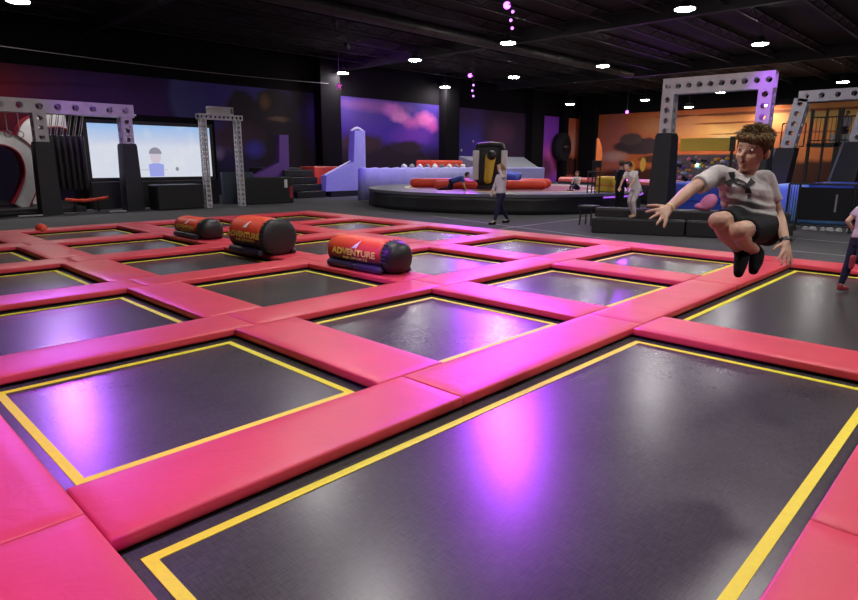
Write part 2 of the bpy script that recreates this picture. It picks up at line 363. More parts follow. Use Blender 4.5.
# ------------------------------------------------------------------ trampoline court
CV = [-2.585-2.44*k for k in range(6)]               # long pad lines between the rows (x)
EDGE_R = -.165
VL = [EDGE_R]+CV                                      # 7 long lines: line k bounds row k on its right
UL = [.33+2.46*k for k in range(5)]                   # cross lines (y)
HV, HU = .275, .31                                    # half widths of long and cross pads
ZM, ZB, ZT = .06, .085, .145
def tramp_parts(root, hx, hy, gx=.075, gy=.075):
    """bed, yellow line and frame of a trampoline whose opening is 2hx by 2hy, root at the middle of the bed's floor"""
    bm = NB(); box(bm, (-hx-.05, -hy-.05, ZM-.012), (hx+.05, hy+.05, ZM)); obj('bed', bm, M['bed'], root)
    bm = NB(); g, w = .075, .05
    xa, xb, ya, yb = -hx+g, hx-gx, -hy+gy, hy-g
    for (a, b) in (((xa, ya), (xb, ya+w)), ((xa, yb-w), (xb, yb)), ((xa, ya+w), (xa+w, yb-w)), ((xb-w, ya+w), (xb, yb-w))):
        box(bm, (*a, ZM), (*b, ZM+.004))
    obj('border_line', bm, M['yellow'], root)
    bm = NB(); e = .10
    for (a, b) in (((-hx-e, -hy-e), (hx+e, -hy-.05)), ((-hx-e, hy+.05), (hx+e, hy+e)), ((-hx-e, -hy-.05), (-hx-.05, hy+.05)), ((hx+.05, -hy-.05), (hx+e, hy+.05))):
        box(bm, (*a, 0), (*b, ZB))
    obj('frame', bm, M['blacksteel'], root)
ORD = ['first', 'second', 'third', 'fourth', 'fifth', 'sixth', 'seventh']
def cell(r, s0, s1):
    xa, xb = VL[r+1]+HV, VL[r]-HV; ya, yb = UL[s0]+HU, UL[s1+1]-HU
    return (xa+xb)/2, (ya+yb)/2, (xb-xa)/2, (yb-ya)/2
cx, cy, hx, hy = cell(0, 0, 1)
t = thing('trampoline', 'long black trampoline filling the foreground, nearest the camera', 'trampoline', (cx, cy, 0)); tramp_parts(t, hx, hy)
cx, cy, hx, hy = cell(0, 2, 3)
t = thing('trampoline', 'long black trampoline under the running child at the right edge', 'trampoline', (cx, cy, 0)); tramp_parts(t, hx, hy)
cx, cy, hx, hy = cell(1, 0, 0)
proto = None
for r in range(1, 6):
    for s in range(4):
        cx, cy, hx, hy = cell(r, s, s)
        rowname = ['', 'first', 'second', 'third', 'fourth', 'farthest'][r]
        lab = 'square black trampoline, %s from the left in the %s row of squares' % (ORD[s], rowname)
        if proto is None:
            proto = thing('trampoline', lab, 'trampoline', (cx, cy, 0), 0, 'square trampolines'); tramp_parts(proto, hx, hy, .15, .08)
        else: dup(proto, (cx, cy, 0), lab)
# red pads
def pad_mesh(name, lx, ly, seed):
    """cushion lx by ly, z 0..ZT-ZB, with softly rounded edges and shallow creases"""
    bm = NB(); h = ZT-ZB; nx, ny = max(2, int(lx/.09)), max(2, int(ly/.09))
    prof = [(0, .000), (.0, .012), (.0, h-.012), (.004, h-.004), (.014, h)]
    rs = []
    def loop(inset, z):
        xa, ya = lx/2-inset, ly/2-inset; p = []
        p += [V((-xa+2*xa*i/nx, -ya, z)) for i in range(nx)]; p += [V((xa, -ya+2*ya*i/ny, z)) for i in range(ny)]
        p += [V((xa-2*xa*i/nx, ya, z)) for i in range(nx)]; p += [V((-xa, ya-2*ya*i/ny, z)) for i in range(ny)]
        return p
    vs = []
    for ins, z in prof:
        vs.append([bm.verts.new(p) for p in loop(ins, z)])
    n = len(vs[0])
    for a, b in zip(vs, vs[1:]):
        for i in range(n): bm.faces.new((a[i], a[(i+1) % n], b[(i+1) % n], b[i]))
    bm.faces.new(vs[0][::-1])
    # top grid
    top = vs[-1]; g = {}
    for i in range(nx): g[(i, 0)] = top[i]; g[(nx-i, ny)] = top[nx+ny+i]
    for j in range(ny): g[(nx, j)] = top[nx+j]; g[(0, ny-j)] = top[2*nx+ny+j]
    xa, ya = lx/2-.014, ly/2-.014
    off = V((seed*3.7, seed*1.9, 0))
    for i in range(1, nx):
        for j in range(1, ny):
            p = V((-xa+2*xa*i/nx, -ya+2*ya*j/ny, h))
            q = p+off; along = q.x if lx < ly else q.y; across = q.y if lx < ly else q.x
            cre = mnoise.noise(V((across*5.0, along*.9, 0)))*.005+mnoise.noise(q*2.2)*.004
            edge = min(1, min(i, nx-i, j, ny-j)/2)
            p.z += (cre+.004)*edge
            g[(i, j)] = bm.verts.new(p)
    for i in range(nx):
        for j in range(ny): bm.faces.new((g[(i, j)], g[(i+1, j)], g[(i+1, j+1)], g[(i, j+1)]))
    bmesh.ops.recalc_face_normals(bm, faces=bm.faces)
    me = bpy.data.meshes.new(name); bm.to_mesh(me); bm.free()
    for p in me.polygons: p.use_smooth = len(p.vertices) == 4
    me.materials.append(M['pad']); return me
npd = 0
def pad(xa, xb, ya, yb, label, grp):
    global npd
    npd += 1; g = .004
    me = pad_mesh('floor_pad', xb-xa-g, yb-ya-g, npd)
    o = bpy.data.objects.new('floor_pad', me); COL.objects.link(o); o.location = ((xa+xb)/2, (ya+yb)/2, ZB)
    tag(o, label, 'pad', grp)
us = [UL[0]+HU]+[u-.10 for u in UL[1:4]]+[UL[4]-HU]
linename = ['line along the right side of the court', 'line between the long trampolines and the squares', 'second line of pads', 'third line of pads', 'fourth line of pads', 'fifth line of pads', 'far line against the carpet']
for k, x in enumerate(VL):
    for s in range(4):
        pad(x-HV, x+HV, us[s], us[s+1], 'long red pad, %s piece from the left, %s' % (ORD[s], linename[k]), 'long red pads')
ys = [VL[0]+HV]+VL[1:6]+[VL[6]-HV]
for k in range(6):
    rn = 'beside the long trampolines' if k == 0 else 'in the %s row of squares' % ['', 'first', 'second', 'third', 'fourth', 'farthest'][k]
    pad(ys[k+1], ys[k], UL[0]-HU, UL[0]+HU, 'red pad along the left border, %s' % rn, 'red border pads')
    pad(ys[k+1], ys[k], UL[4]-HU, UL[4]+HU, 'red pad along the far right border by the carpet, %s' % rn, 'red border pads')
    for j in (1, 2, 3):
        if k == 0 and j != 2: continue
        nm = 'short red pad between the two long trampolines' if k == 0 else 'short red cross pad %s, between the %s and %s squares' % (rn, ORD[j-1], ORD[j])
        pad(VL[k+1]+HV, VL[k]-HV, UL[j]-HU, UL[j]+HU, nm, 'red cross pads')

# ------------------------------------------------------------------ lamps
def make_lamp(loc, label, r=.30):
    t = thing('ceiling_lamp', label, 'lamp', loc, 0, 'white high-bay ceiling lamps')
    def hs(bm): rings(bm, [ring(V((0, 0, z)), V((q, 0, 0)), V((0, q, 0)), 20) for q, z in ((r*.98, .0), (r*1.05, .01), (r*1.0, .05), (r*.5, .16), (r*.45, .26))])
    quick('housing', hs, M['blacksteel'], t)
    def df(bm): rings(bm, [ring(V((0, 0, z)), V((q, 0, 0)), V((0, q, 0)), 20) for q, z in ((r*.95, -.002), (r*.92, -.02), (r*.7, -.04), (r*.35, -.05))])
    quick('diffuser', df, M['lamp'], t)
    quick('stem', lambda bm: tube(bm, (0, 0, .25), (0, 0, ZC-loc[2]), .015, n=6), M['blacksteel'], t)
    return t
LZ = 6.0
lamps = [((685, 9), LZ, 'nearest round lamp at the top right of the ceiling'), ((508, 43), LZ, 'round white lamp right of the violet spot'), ((760, 44), LZ, 'round white lamp above the right steel rig'),
 ((415, 60), LZ, 'round white lamp left of the duct above the night mural'), ((343, 73), LZ, 'leftmost far round lamp above the pink star'), ((603, 66), LZ, 'round white lamp left of the right steel rig'),
 ((514, 77), LZ, 'round lamp high above the arena machine'), ((445, 87), LZ, 'small far round lamp above the night mural column'), ((720, 92), 5.8, 'small lamp seen inside the right steel rig'),
 ((843, 82), 5.8, 'small round lamp at the right edge of the photo'), ((645, 100), 5.7, 'small far lamp just left of the rig post'), ((689, 107), 5.2, 'faint far lamp low against the orange mural'), ((778, 107), 5.2, 'faint far lamp right of the rig post'),
 ((570, 104), 5.3, 'far lamp near the corner of the two murals'), ((18, 1), 5.9, 'lamp at the top left corner of the photo')]
L0 = None
for (px, z, lab) in lamps:
    p = atZ(*px, z)
    p.y = min(p.y, Y1-1); p.x = max(p.x, X0+.6)
    q = make_lamp(p, lab)
    if L0 is None: L0 = q
# lamps over the near part of the hall, above the top of the picture
for (x, y, lab) in [(-6.5, 5.5, 'white lamp above the nearest square trampolines'), (-2.2, 9.5, 'white lamp above the right long trampoline'), (-11.5, 8.0, 'white lamp above the far square trampolines'), (-2.0, 1.5, 'white lamp above the camera end of the court'), (2.5, 5.5, 'white lamp right of the court'), (2.0, 14.0, 'white lamp above the right carpet')]:
    make_lamp((x, y, LZ), lab)

def spot(name, loc, target, power, ang, col=(.42, .05, 1), blend=.6, rad=.12):
    l = bpy.data.lights.new(name, 'SPOT'); l.energy = power; l.color = col; l.spot_size = math.radians(ang); l.spot_blend = blend; l.shadow_soft_size = rad
    o = bpy.data.objects.new(name, l); return o
def stage_light(loc, target, power, ang, label, col=(.42, .05, 1), z_top=ZC):
    """a can-shaped spotlight on a yoke, aimed at a point of the floor"""
    loc, target = V(loc), V(target)
    t = thing('stage_light', label, 'spotlight', loc, 0, 'violet stage lights')
    d = (target-loc).normalized(); s, u = frame_of(d)
    quick('can', lambda bm: rings(bm, [ring(d*z, s*q, u*q, 16) for q, z in ((.07, -.30), (.10, -.26), (.11, .02), (.125, .04))]), M['blacksteel'], t)
    quick('lens', lambda bm: rings(bm, [ring(d*z, s*q, u*q, 16) for q, z in ((.10, .041), (.10, .045), (.06, .058))]), M['lens'], t)
    quick('yoke', lambda bm: (tube(bm, V((0, 0, 0)), V((0, 0, z_top-loc.z)), .02, n=6), box(bm, (-.14, -.02, -.02), (.14, .02, .02))), M['blacksteel'], t)
    o = spot('lamp', loc, target, power, ang, col); COL.objects.link(o); o.parent = t
    o.matrix_parent_inverse = Matrix.Identity(4); o.location = d*.10
    o.rotation_euler = d.to_track_quat('-Z', 'Y').to_euler()
    return t
stage_light(atZ(507, 5, 5.95), (-4.6, 6.4, .1), 2700, 24, 'bright violet stage light at the top middle of the photo')
stage_light(atZ(530, -40, 5.95), (-2.6, 3.7, .1), 2200, 20, 'violet stage light aimed at the pads beside the big trampoline')
stage_light(atZ(20, -25, 5.9), (-3.4, 0.4, .1), 1500, 22, 'violet stage light aimed at the near left border pads')
stage_light(atZ(700, -60, 5.9), (-5.2, 9.6, .1), 2200, 22, 'violet stage light aimed at the far right pads')
stage_light((-1.2, -2.6, 5.9), (-3.3, 0.1, .1), 1150, 30, 'added violet light behind the camera tinting the near left border pads')  # added unseen lamp: colours these pads without a streak on the beds
stage_light((-3.5, -4.0, 5.9), (-2.7, 4.3, .1), 1500, 18, 'added violet light behind the camera tinting the first pad crossing')  # added out of view to turn the pads magenta, reflection stays hidden
stage_light((-9.5, -3.0, 5.9), (-4.6, 6.7, .1), 2600, 15, 'added violet light behind the camera tinting the middle pad crossing')  # unseen extra lamp, put in for the violet wash on this crossing
stage_light(atZ(470, 75, 5.7), (-14, 19, .5), 2500, 50, 'small violet stage light hanging above the arena')
stage_light(atZ(627, 112, 5.0), (-11, 30, .5), 1500, 60, 'far violet stage light near the orange mural')
stage_light((-3.6, 12.0, 5.9), (-4.5, 16.0, 3.0), 900, 17, 'violet stage light aimed at the right steel rig')
stage_light((-16.5, 4.0, 5.9), (-20.7, 7.2, 3.0), 350, 36, 'violet stage light aimed at the left steel rig')
stage_light((-20.0, 16.0, 5.9), (-27.2, 25.5, 3.2), 1300, 60, 'violet stage light washing the night mural')
stage_light((-17.5, 13.5, 5.9), (-21.5, 18.0, 1.5), 900, 46, 'violet stage light washing the lavender ramp', col=(.30, .16, 1))

# ------------------------------------------------------------------ bumpers, ball
def grad_fabric(name, top, bot, h):
    m, n, b = newmat(name); b.inputs['Roughness'].default_value = .5
    tc = n.nodes.new('ShaderNodeTexCoord'); sp = n.nodes.new('ShaderNodeSeparateXYZ'); n.links.new(tc.outputs['Object'], sp.inputs[0])
    nz = n.nodes.new('ShaderNodeTexNoise'); nz.inputs['Scale'].default_value = 16; n.links.new(tc.outputs['Object'], nz.inputs['Vector'])
    k = math_node(n, 'ADD', math_node(n, 'DIVIDE', math_node(n, 'SUBTRACT', sp.outputs[2], h*.32), h*.34), math_node(n, 'MULTIPLY', math_node(n, 'SUBTRACT', nz.outputs['Fac'], .5), .3), clamp=True)
    n.links.new(mixc(n, k, bot, top), b.inputs['Base Color'])
    return m
def text_mesh(body, size, bold=.0):
    c = bpy.data.curves.new('lettering', 'FONT'); c.body = body; c.size = size; c.align_x = 'CENTER'; c.offset = bold; c.resolution_u = 3
    o = bpy.data.objects.new('lettering', c); COL.objects.link(o); bpy.context.view_layer.update()
    me = bpy.data.meshes.new_from_object(o.evaluated_get(bpy.context.evaluated_depsgraph_get()))
    bm = NB(); bm.from_mesh(me); bpy.data.objects.remove(o); bpy.data.curves.remove(c); bpy.data.meshes.remove(me)
    return bm
def bumper(loc, L, W, H, label, ts, bulge=.13):
    """inflated bumper lying along x; printed side faces -y; domed cross-section W deep, H high on two skid tubes"""
    t = thing('inflatable_bumper', label, 'bumper', loc, 0, 'red and black inflatable bumpers')
    gm = grad_fabric('red_black_fabric', (.84, .075, .03), (.02, .012, .03), H)
    n = 28
    def sec(x, k=1.0):
        out = []
        for i in range(n):
            a = 2*PI*i/n-PI/2; y = math.cos(a); z = math.sin(a)
            yy = (abs(y)**.85)*(1 if y > 0 else -1)*W/2*k; zz = H/2+z*H/2*k
            out.append(V((x, yy, max(.02, zz))))
        return out
    bm = NB(); K = 10
    rings(bm, [sec(-L/2+L*.84*i/K, .985+.015*math.sin(PI*i/K)) for i in range(K+1)])
    BD = obj('body', bm, gm, t, True)
    xe = -L/2+L*.84
    bm = NB(); rings(bm, [sec(xe, .99), sec(xe+.04, 1.005), sec(xe+.09, .985), sec(xe+.09+bulge*.45, .90), sec(xe+.09+bulge*.8, .70), sec(xe+.09+bulge, .40), sec(xe+.095+bulge, .1)]); obj('end_cap', bm, M['blackvinyl'], t, True)
    # gathered seam between the fabric and the cap
    bm = NB()
    for i in range(n):
        p = sec(xe+.01, 1.0)[i]; q = sec(xe+.09, .985)[i]
        if p.z > H*.3: capsule(bm, p, .012, q, .004, 5)
    obj('gathered_seam', bm, mat('dull_green_seam', (.05, .075, .06), .5, var=.3), t)
    bm = NB(); rings(bm, [sec(-L/2, .98), sec(-L/2-.03, .85), sec(-L/2-.05, .4)]); obj('end_cap', bm, M['blackvinyl'], t, True)
    bm = NB()
    capsule(bm, (-L/2+.04, -W*.46, .055), .055, (-L*.10, -W*.46, .055), .055, 10); capsule(bm, (-L*.03, -W*.46, .055), .055, (L*.32, -W*.46, .055), .055, 10)
    obj('skid_tube', bm, mat('dark_violet_vinyl', (.035, .025, .075), .4), t, True)
    bm = NB(); capsule(bm, (-L/2+.04, W*.40, .05), .05, (L*.4, W*.40, .05), .05, 10); obj('skid_tube', bm, M['blackvinyl'], t, True)
    # print wrapped on the curved side: arc length measured from the widest point
    def wrap(bm, x0, zc):
        bmesh.ops.subdivide_edges(bm, edges=bm.edges, cuts=1)
        for v in bm.verts:
            z = min(H*.985, max(.03, zc+v.co.y*.72)); k = (z-H/2)/(H/2); y = math.sqrt(max(0.0004, 1-k*k))**.85*W/2
            v.co = V((x0+v.co.x, -y-.006-.004, z))
    bm = text_mesh('ADVENTURE', ts, ts*.045); wrap(bm, -L*.07, H*.47); obj('lettering', bm, M['logoyellow'], BD)
    for word, xo in (('AIR', -.95), ('SPORTS', .75)):
        bm = text_mesh(word, ts*.42, ts*.012)
        for v in bm.verts: v.co.x *= 1.5
        wrap(bm, -L*.07+xo*ts, H*.47-ts*.36); obj('small_lettering', bm, M['logoyellow'], BD)
    bm = NB(); s = ts
    fl = [(-.55, 0), (-.25, .05), (-.12, .12), (.0, .02), (.16, .06), (.28, .95), (.02, .62), (-.26, .34)]
    for i in range(len(fl)): fl[i] = (fl[i][0]*s, fl[i][1]*s)
    bm.faces.new([bm.verts.new(V((x, y, 0))) for x, y in fl]); bmesh.ops.triangulate(bm, faces=bm.faces)
    bmesh.ops.subdivide_edges(bm, edges=bm.edges, cuts=3)
    wrap(bm, -L*.04, H*.93-ts*.70); obj('flame_mark', bm, M['logowhite'], BD)
    return t
bumper((-6.20, 5.27, ZT), 1.30, .45, .43, 'red and black inflatable bumper nearest the camera, a long low cylinder', .155)
bumper((-8.56, 5.08, ZT), 1.08, .62, .56, 'tallest red and black inflatable bumper, the middle one of three', .165, .05)
bumper((-11.13, 5.25, ZT), 1.10, .48, .38, 'small farthest red and black inflatable bumper at the left', .13)
p = atZ(42, 234, ZM)
tag(quick('ball', lambda bm: sphere(bm, (0, 0, 0), .11, 3), M['redfoam'], None, True), 'red ball lying on a far trampoline at the left', 'ball').location = p+V((0, 0, .11))

# ------------------------------------------------------------------ left steel rig and its obstacles
t = thing('ninja_rig', 'steel rig with perforated beam on two black padded posts, left of the screen', 'rig', (-20.7, 6.4, 0))
bm = NB(); perfbeam(bm, (-20.7, 2.2, 3.05), (-20.7, 7.85, 3.05), .40, .38, (0, 0, 1), .47, .25); obj('top_beam', bm, M['steel'], t, world=True)
for y in (5.25, 7.62):
    bm = NB(); perfbeam(bm, (-20.7, y, 2.05), (-20.7, y, 2.86), .34, .34, (1, 0, 0), .27, .26); obj('upper_post', bm, M['steel'], t, world=True)
    bm = NB(); rings(bm, [[V((-20.7+sx*w, y+sy*w, z)) for sx, sy in ((-1, -1), (1, -1), (1, 1), (-1, 1))] for w, z in ((.26, 0), (.26, .3), (.22, 2.0), (.20, 2.07))]); obj('post_padding', bm, M['charcoal'], t, world=True)
bx('stage_platform', (-26.2, 2.0, 0), (-21.05, 6.35, .16), M['blackvinyl'], tag(thing('low_platform', '', ''), 'low black platform under the left rig obstacles', 'platform'), .02)
bx('step', (-21.04, 2.0, 0), (-20.45, 4.9, .07), M['matblack'], [o for o in COL.objects if o.name == 'low_platform'][0], .01)
for y0, y1, w in ((4.35, 4.95, 'nearer the white arches'), (6.75, 7.25, 'nearer the screen')):
    o = bx('floor_strip', (-20.38, y0, 0), (-20.28, y1, .03), M['white'], None, .005); tag(o, 'thin white strip on the carpet at the rig foot, %s' % w, 'strip', 'white floor strips')
def arch(name, pts, w, d, label):
    """padded arch: rectangular section w wide (in plane) and d deep (x), path given as points in the y-z plane"""
    t = thing(name, label, 'obstacle', (pts[0].x, pts[0].y, pts[0].z), 0, 'white padded arches with red edges')
    pts[0] = V((pts[0].x, pts[0].y, .17))
    if pts[-1].z < .4: pts[-1] = V((pts[-1].x, pts[-1].y, .17))
    P = []
    for i in range(len(pts)-1):                      # smooth the path (Catmull-Rom)
        p0, p1, p2, p3 = pts[max(i-1, 0)], pts[i], pts[i+1], pts[min(i+2, len(pts)-1)]
        for k in range(5):
            u = k/5; P.append(.5*((2*p1)+(p2-p0)*u+(2*p0-5*p1+4*p2-p3)*u*u+(3*p1-p0-3*p2+p3)*u**3))
    P.append(pts[-1])
    def sweep(bm, a0, a1, dx0, dx1):
        rs = []
        for i, p in enumerate(P):
            tg = (P[min(i+1, len(P)-1)]-P[max(i-1, 0)]).normalized(); nn = V((0, -tg.z, tg.y))
            rs.append([p+nn*a0+V((dx0, 0, 0)), p+nn*a1+V((dx0, 0, 0)), p+nn*a1+V((dx1, 0, 0)), p+nn*a0+V((dx1, 0, 0))])
        rings(bm, rs)
    quick('padding', lambda bm: sweep(bm, -w/2, w/2, -d/2, d/2), M['white'], t, world=True)
    quick('edge_trim', lambda bm: sweep(bm, w/2, w/2+.035, -d/2-.01, d/2+.02), M['redtrim'], t, world=True)
    quick('edge_trim', lambda bm: sweep(bm, -w/2-.035, -w/2, -d/2-.01, d/2+.02), M['redtrim'], t, world=True)
Q = lambda l, X: [atX(x, y, X) for x, y in l]
arch('padded_arch', Q([(18, 201), (27, 188), (30, 170), (24, 152), (10, 141), (-8, 138), (-26, 146), (-36, 164), (-36, 184), (-30, 203)], -22.2), .36, .55, 'white padded arch with red edges at the left edge, in front of its twin')
arch('padded_arch', Q([(37, 197), (33, 178), (27, 158), (23, 140), (28, 126), (42, 121), (60, 121), (76, 128)], -23.4), .40, .5, 'white padded arch with red edges behind the left padded post')
for i in range(6):
    y = 5.66+i*.165; X = -21.25
    t = thing('hanging_bag', 'tall black hanging bag, %s from the left of the row between the padded posts' % ORD[i], 'bag', (X, y, .62), 0, 'black hanging bags')
    quick('bag', lambda bm: capsule(bm, (0, 0, .1), .08, (0, 0, 1.62), .08, 12), M['blackvinyl'], t, True)
    quick('strap', lambda bm: (tube(bm, (0, 0, 1.70), (.36, .02, 2.25), .016, n=5), tube(bm, (0, -.07, 1.66), (.36, -.03, 2.25), .010, n=5)), M['white'], t)
for i in range(4):
    y = 3.9+i*.3
    t = thing('hanging_ring', 'grey ring on a white strap, %s from the left under the rig beam' % ORD[i], 'ring', (-20.9, y, 2.86), 0, 'hanging rings')
    quick('strap', lambda bm: tube(bm, (0, 0, 0), (0, 0, -.5), .012, n=5), M['white'], t)
    quick('ring', lambda bm: pathtube(bm, [V((0, .09*math.cos(a*PI/8), -.59+.09*math.sin(a*PI/8))) for a in range(17)], .014, 6), M['grey'], t)
t = thing('foam_rail', 'red curved foam rail lying low between the left padded posts', 'rail', (-21.2, 6.5, 0))
quick('rail', lambda bm: pathtube(bm, [V((-20.9, 5.75, .40)), V((-20.92, 6.0, .36)), V((-20.92, 6.3, .34)), V((-20.9, 6.7, .38)), V((-20.88, 6.95, .42))], .05), M['redfoam'], t, True, True)
quick('leg', lambda bm: tube(bm, (-20.92, 6.0, 0), (-20.92, 6.0, .34), .035), M['blacksteel'], t, world=True)
quick('leg', lambda bm: tube(bm, (-20.9, 6.65, 0), (-20.9, 6.65, .35), .035), M['blacksteel'], t, world=True)

# screen booth
def screen_mat():
    m, n, b = newmat('screen_picture'); tc = n.nodes.new('ShaderNodeTexCoord'); sp = n.nodes.new('ShaderNodeSeparateXYZ'); n.links.new(tc.outputs['Object'], sp.inputs[0])
    z = math_node(n, 'DIVIDE', math_node(n, 'ADD', sp.outputs[2], 0), 1.72, clamp=True)
    sky = mixc(n, math_node(n, 'MULTIPLY', math_node(n, 'SUBTRACT', z, .70), 3.2, clamp=True), (.66, .74, .96), (.36, .60, 1))
    nz = n.nodes.new('ShaderNodeTexNoise'); nz.inputs['Scale'].default_value = 1.6; n.links.new(tc.outputs['Object'], nz.inputs['Vector'])
    sky = mixc(n, math_node(n, 'MULTIPLY', math_node(n, 'SUBTRACT', nz.outputs['Fac'], .5), 2, clamp=True), sky, (.92, .95, 1))
    ck = n.nodes.new('ShaderNodeTexBrick'); ck.inputs['Scale'].default_value = 7; ck.inputs['Color1'].default_value = (1, 1, 1, 1); ck.inputs['Color2'].default_value = (.93, .95, 1, 1); ck.inputs['Mortar'].default_value = (.82, .86, .98, 1)
    cb = n.nodes.new('ShaderNodeCombineXYZ'); n.links.new(sp.outputs[1], cb.inputs[0]); n.links.new(sp.outputs[2], cb.inputs[1]); n.links.new(cb.outputs[0], ck.inputs['Vector'])
    low = math_node(n, 'MULTIPLY', math_node(n, 'SUBTRACT', .70, z), 8, clamp=True)
    c = mixc(n, math_node(n, 'MULTIPLY', low, .55), sky, ck.outputs['Color'])
    b.inputs['Base Color'].default_value = (.02, .02, .02, 1); n.links.new(c, b.inputs['Emission Color']); b.inputs['Emission Strength'].default_value = .62
    return m
def flat_emit(name, c, s=.6): return mat(name, (.02, .02, .02), .5, var=0, emit=c, estr=s)
t = thing('projection_screen', 'big bright screen showing a pale blue scene, behind the second padded post', 'screen', (-21.8, 8.85, 1.0))
quick('picture', lambda bm: box(bm, (-.02, -2.0, 0), (0, 2.10, 1.72)), screen_mat(), t)
quick('bezel', lambda bm: (box(bm, (-.06, -2.12, -.1), (-.021, 2.22, 1.84)), box(bm, (-.06, -2.12, -.1), (.01, -2.0, 1.84)), box(bm, (-.06, 2.10, -.1), (.01, 2.22, 1.84)), box(bm, (-.06, -2, 1.72), (.01, 2.10, 1.84)), box(bm, (-.06, -2, -.1), (.01, 2.10, 0))), M['blackvinyl'], t)
fy = .08
quick('pictured_shirt', lambda bm: (prism(bm, [V((.001, fy-.24, .02)), V((.001, fy+.24, .02)), V((.001, fy+.26, .42)), V((.001, fy+.10, .47)), V((.001, fy-.10, .47)), V((.001, fy-.26, .42))], (.002, 0, 0)),), flat_emit('pictured_lavender', (.40, .45, 1)), t)
quick('pictured_face', lambda bm: prism(bm, [V((.003, fy+.19*math.cos(a*PI/8), .70+.25*math.sin(a*PI/8))) for a in range(16)], (.002, 0, 0)), flat_emit('pictured_skin', (.78, .70, .80)), t)
quick('pictured_hair', lambda bm: prism(bm, [V((.005, fy+.22*math.cos(a*PI/8), .78+.22*math.sin(a*PI/8))) for a in range(9)], (.002, 0, 0)), flat_emit('pictured_grey_hair', (.34, .33, .42)), t)
quick('pictured_line', lambda bm: box(bm, (.003, -.45, .24), (.005, .45, .255)), flat_emit('pictured_grey', (.45, .45, .55)), t)
quick('pictured_blob', lambda bm: prism(bm, [V((.003, .80+.06*math.cos(a*PI/6), .27+.07*math.sin(a*PI/6))) for a in range(12)], (.002, 0, 0)), flat_emit('pictured_grey_two', (.33, .32, .36)), t)
t = thing('screen_cabinet', 'black cabinet wall carrying the bright screen', 'cabinet', (-22.4, 8.9, 0))
bx('back_panel', (-22.4, 6.45, 0), (-21.87, 11.2, 3.05), M['wallblack'], t); bx('base', (-21.87, 6.7, 0), (-21.5, 11.0, .88), M['blackvinyl'], t, .02)
o = bx('black_box', (-20.5, 8.05, 0), (-19.75, 9.55, .80), M['blackvinyl'], None, .04); tag(o, 'low black padded box in front of the screen', 'box')
o = bx('light_bar', (-21.6, 6.6, 2.98), (-21.5, 8.3, 3.04), M['steel'], thing('rail_bar', 'thin pale metal rail above the left part of the screen', 'rail', (-21.6, 7.4, 2.9)))
bx('bracket', (-21.87, 7.3, 2.95), (-21.5, 7.36, 2.99), M['blacksteel'], [q for q in COL.objects if q.name == 'rail_bar'][0])

# lattice arch
t = thing('lattice_arch', 'grey lattice steel arch with a grille box on top, right of the screen', 'arch', (-19.9, 10.4, 0))
for y in (9.78, 11.02):
    bm = NB(); perfbeam(bm, (-19.9, y, 0), (-19.9, y, 2.9), .20, .19, (1, 0, 0), .16, .36); obj('lattice_post', bm, M['steel'], t, world=True)
bm = NB(); perfbeam(bm, (-19.9, 9.62, 2.98), (-19.9, 11.18, 2.98), .26, .17, (0, 0, 1), .16, .36); obj('lattice_beam', bm, M['steel'], t, world=True)
def grille(bm):
    for z in (3.07, 3.28): box(bm, (-20.02, 10.0, z), (-19.78, 10.85, z+.03))
    for k in range(12): box(bm, (-19.80, 10.0+k*.0755, 3.09), (-19.78, 10.02+k*.0755, 3.29))
    box(bm, (-20.02, 10.0, 3.09), (-20.0, 10.85, 3.29))
quick('grille_box', grille, M['steel'], t, world=True)
o = bx('slate_panel', (-21.2, 10.95, 0), (-21.05, 12.2, 1.15), M['teal'], None, .02); tag(o, 'dark slate panel seen through the lattice arch', 'panel')
t = thing('black_barrier', 'black padded barrier wall right of the lattice arch', 'barrier', (-20.3, 12.4, 0))
bx('padding', (-20.4, 11.35, 0), (-20.15, 13.35, .98), M['blackvinyl'], t, .04)
bx('sign', (-20.149, 12.95, .58), (-20.14, 13.08, .88), M['white'], t); bx('sign', (-20.149, 13.16, .18), (-20.14, 13.3, .62), M['redtrim'], t)

# curved wall ramps, steps
def side_panel(name, label, pts, X, th, m, cap=None):
    t = thing(name, label, 'ramp', (X, pts[0][0], 0), 0, 'tall stepped side walls')
    quick('wall', lambda bm: prism(bm, [V((X, y, z)) for y, z in pts], (th, 0, 0)), m, t, world=True)
    if cap: quick('cap', cap, M['white'], t, world=True)
    return t
def cap1(bm):
    pathtube(bm, [V((-22.5, 18.1+.7*k/8, 2.90+.14*math.sin(PI*k/8))) for k in range(9)], .05)
    pathtube(bm, [V((-22.5, 16.55, .96)), V((-22.5, 18.0, 1.56))], .04)
side_panel('ramp_wall', 'lavender stepped side wall with a tall arm and a white cap', [(16.45, .25), (18.75, .25), (18.75, 2.92), (18.15, 2.92), (18.05, 1.52), (16.5, .92)], -22.7, .4, M['lav'], cap1)
bx('plinth', (-22.75, 16.7, 0), (-22.25, 18.9, .25), M['blackvinyl'], [o for o in COL.objects if o.name == 'ramp_wall'][0])
side_panel('ramp_wall', 'dark purple stepped side wall behind the black barrier', [(13.6, 0), (15.3, 0), (15.36, 2.66), (14.91, 2.64), (14.84, 1.51), (13.6, .95)], -23.7, .3, M['purple'])
t = thing('steps', 'black steps between the purple and lavender side walls', 'steps', (-23, 15.6, 0))
for k in range(4): bx('tread', (-23.35, 14.95, .3*k), (-22.3-.3*k, 16.44, .3*(k+1)-.03), M['blackvinyl'], t, .02)
o = bx('red_mat', (-24.3, 16.5, 0), (-23.2, 17.9, 1.32), M['redfoam'], None, .05); tag(o, 'red block just behind the lavender side wall', 'mat')
o = bx('dark_mat', (-24.9, 14.2, 0), (-23.8, 16.3, 1.27), M['charcoal'], None, .05); tag(o, 'dark padded block at the top of the black steps', 'mat')

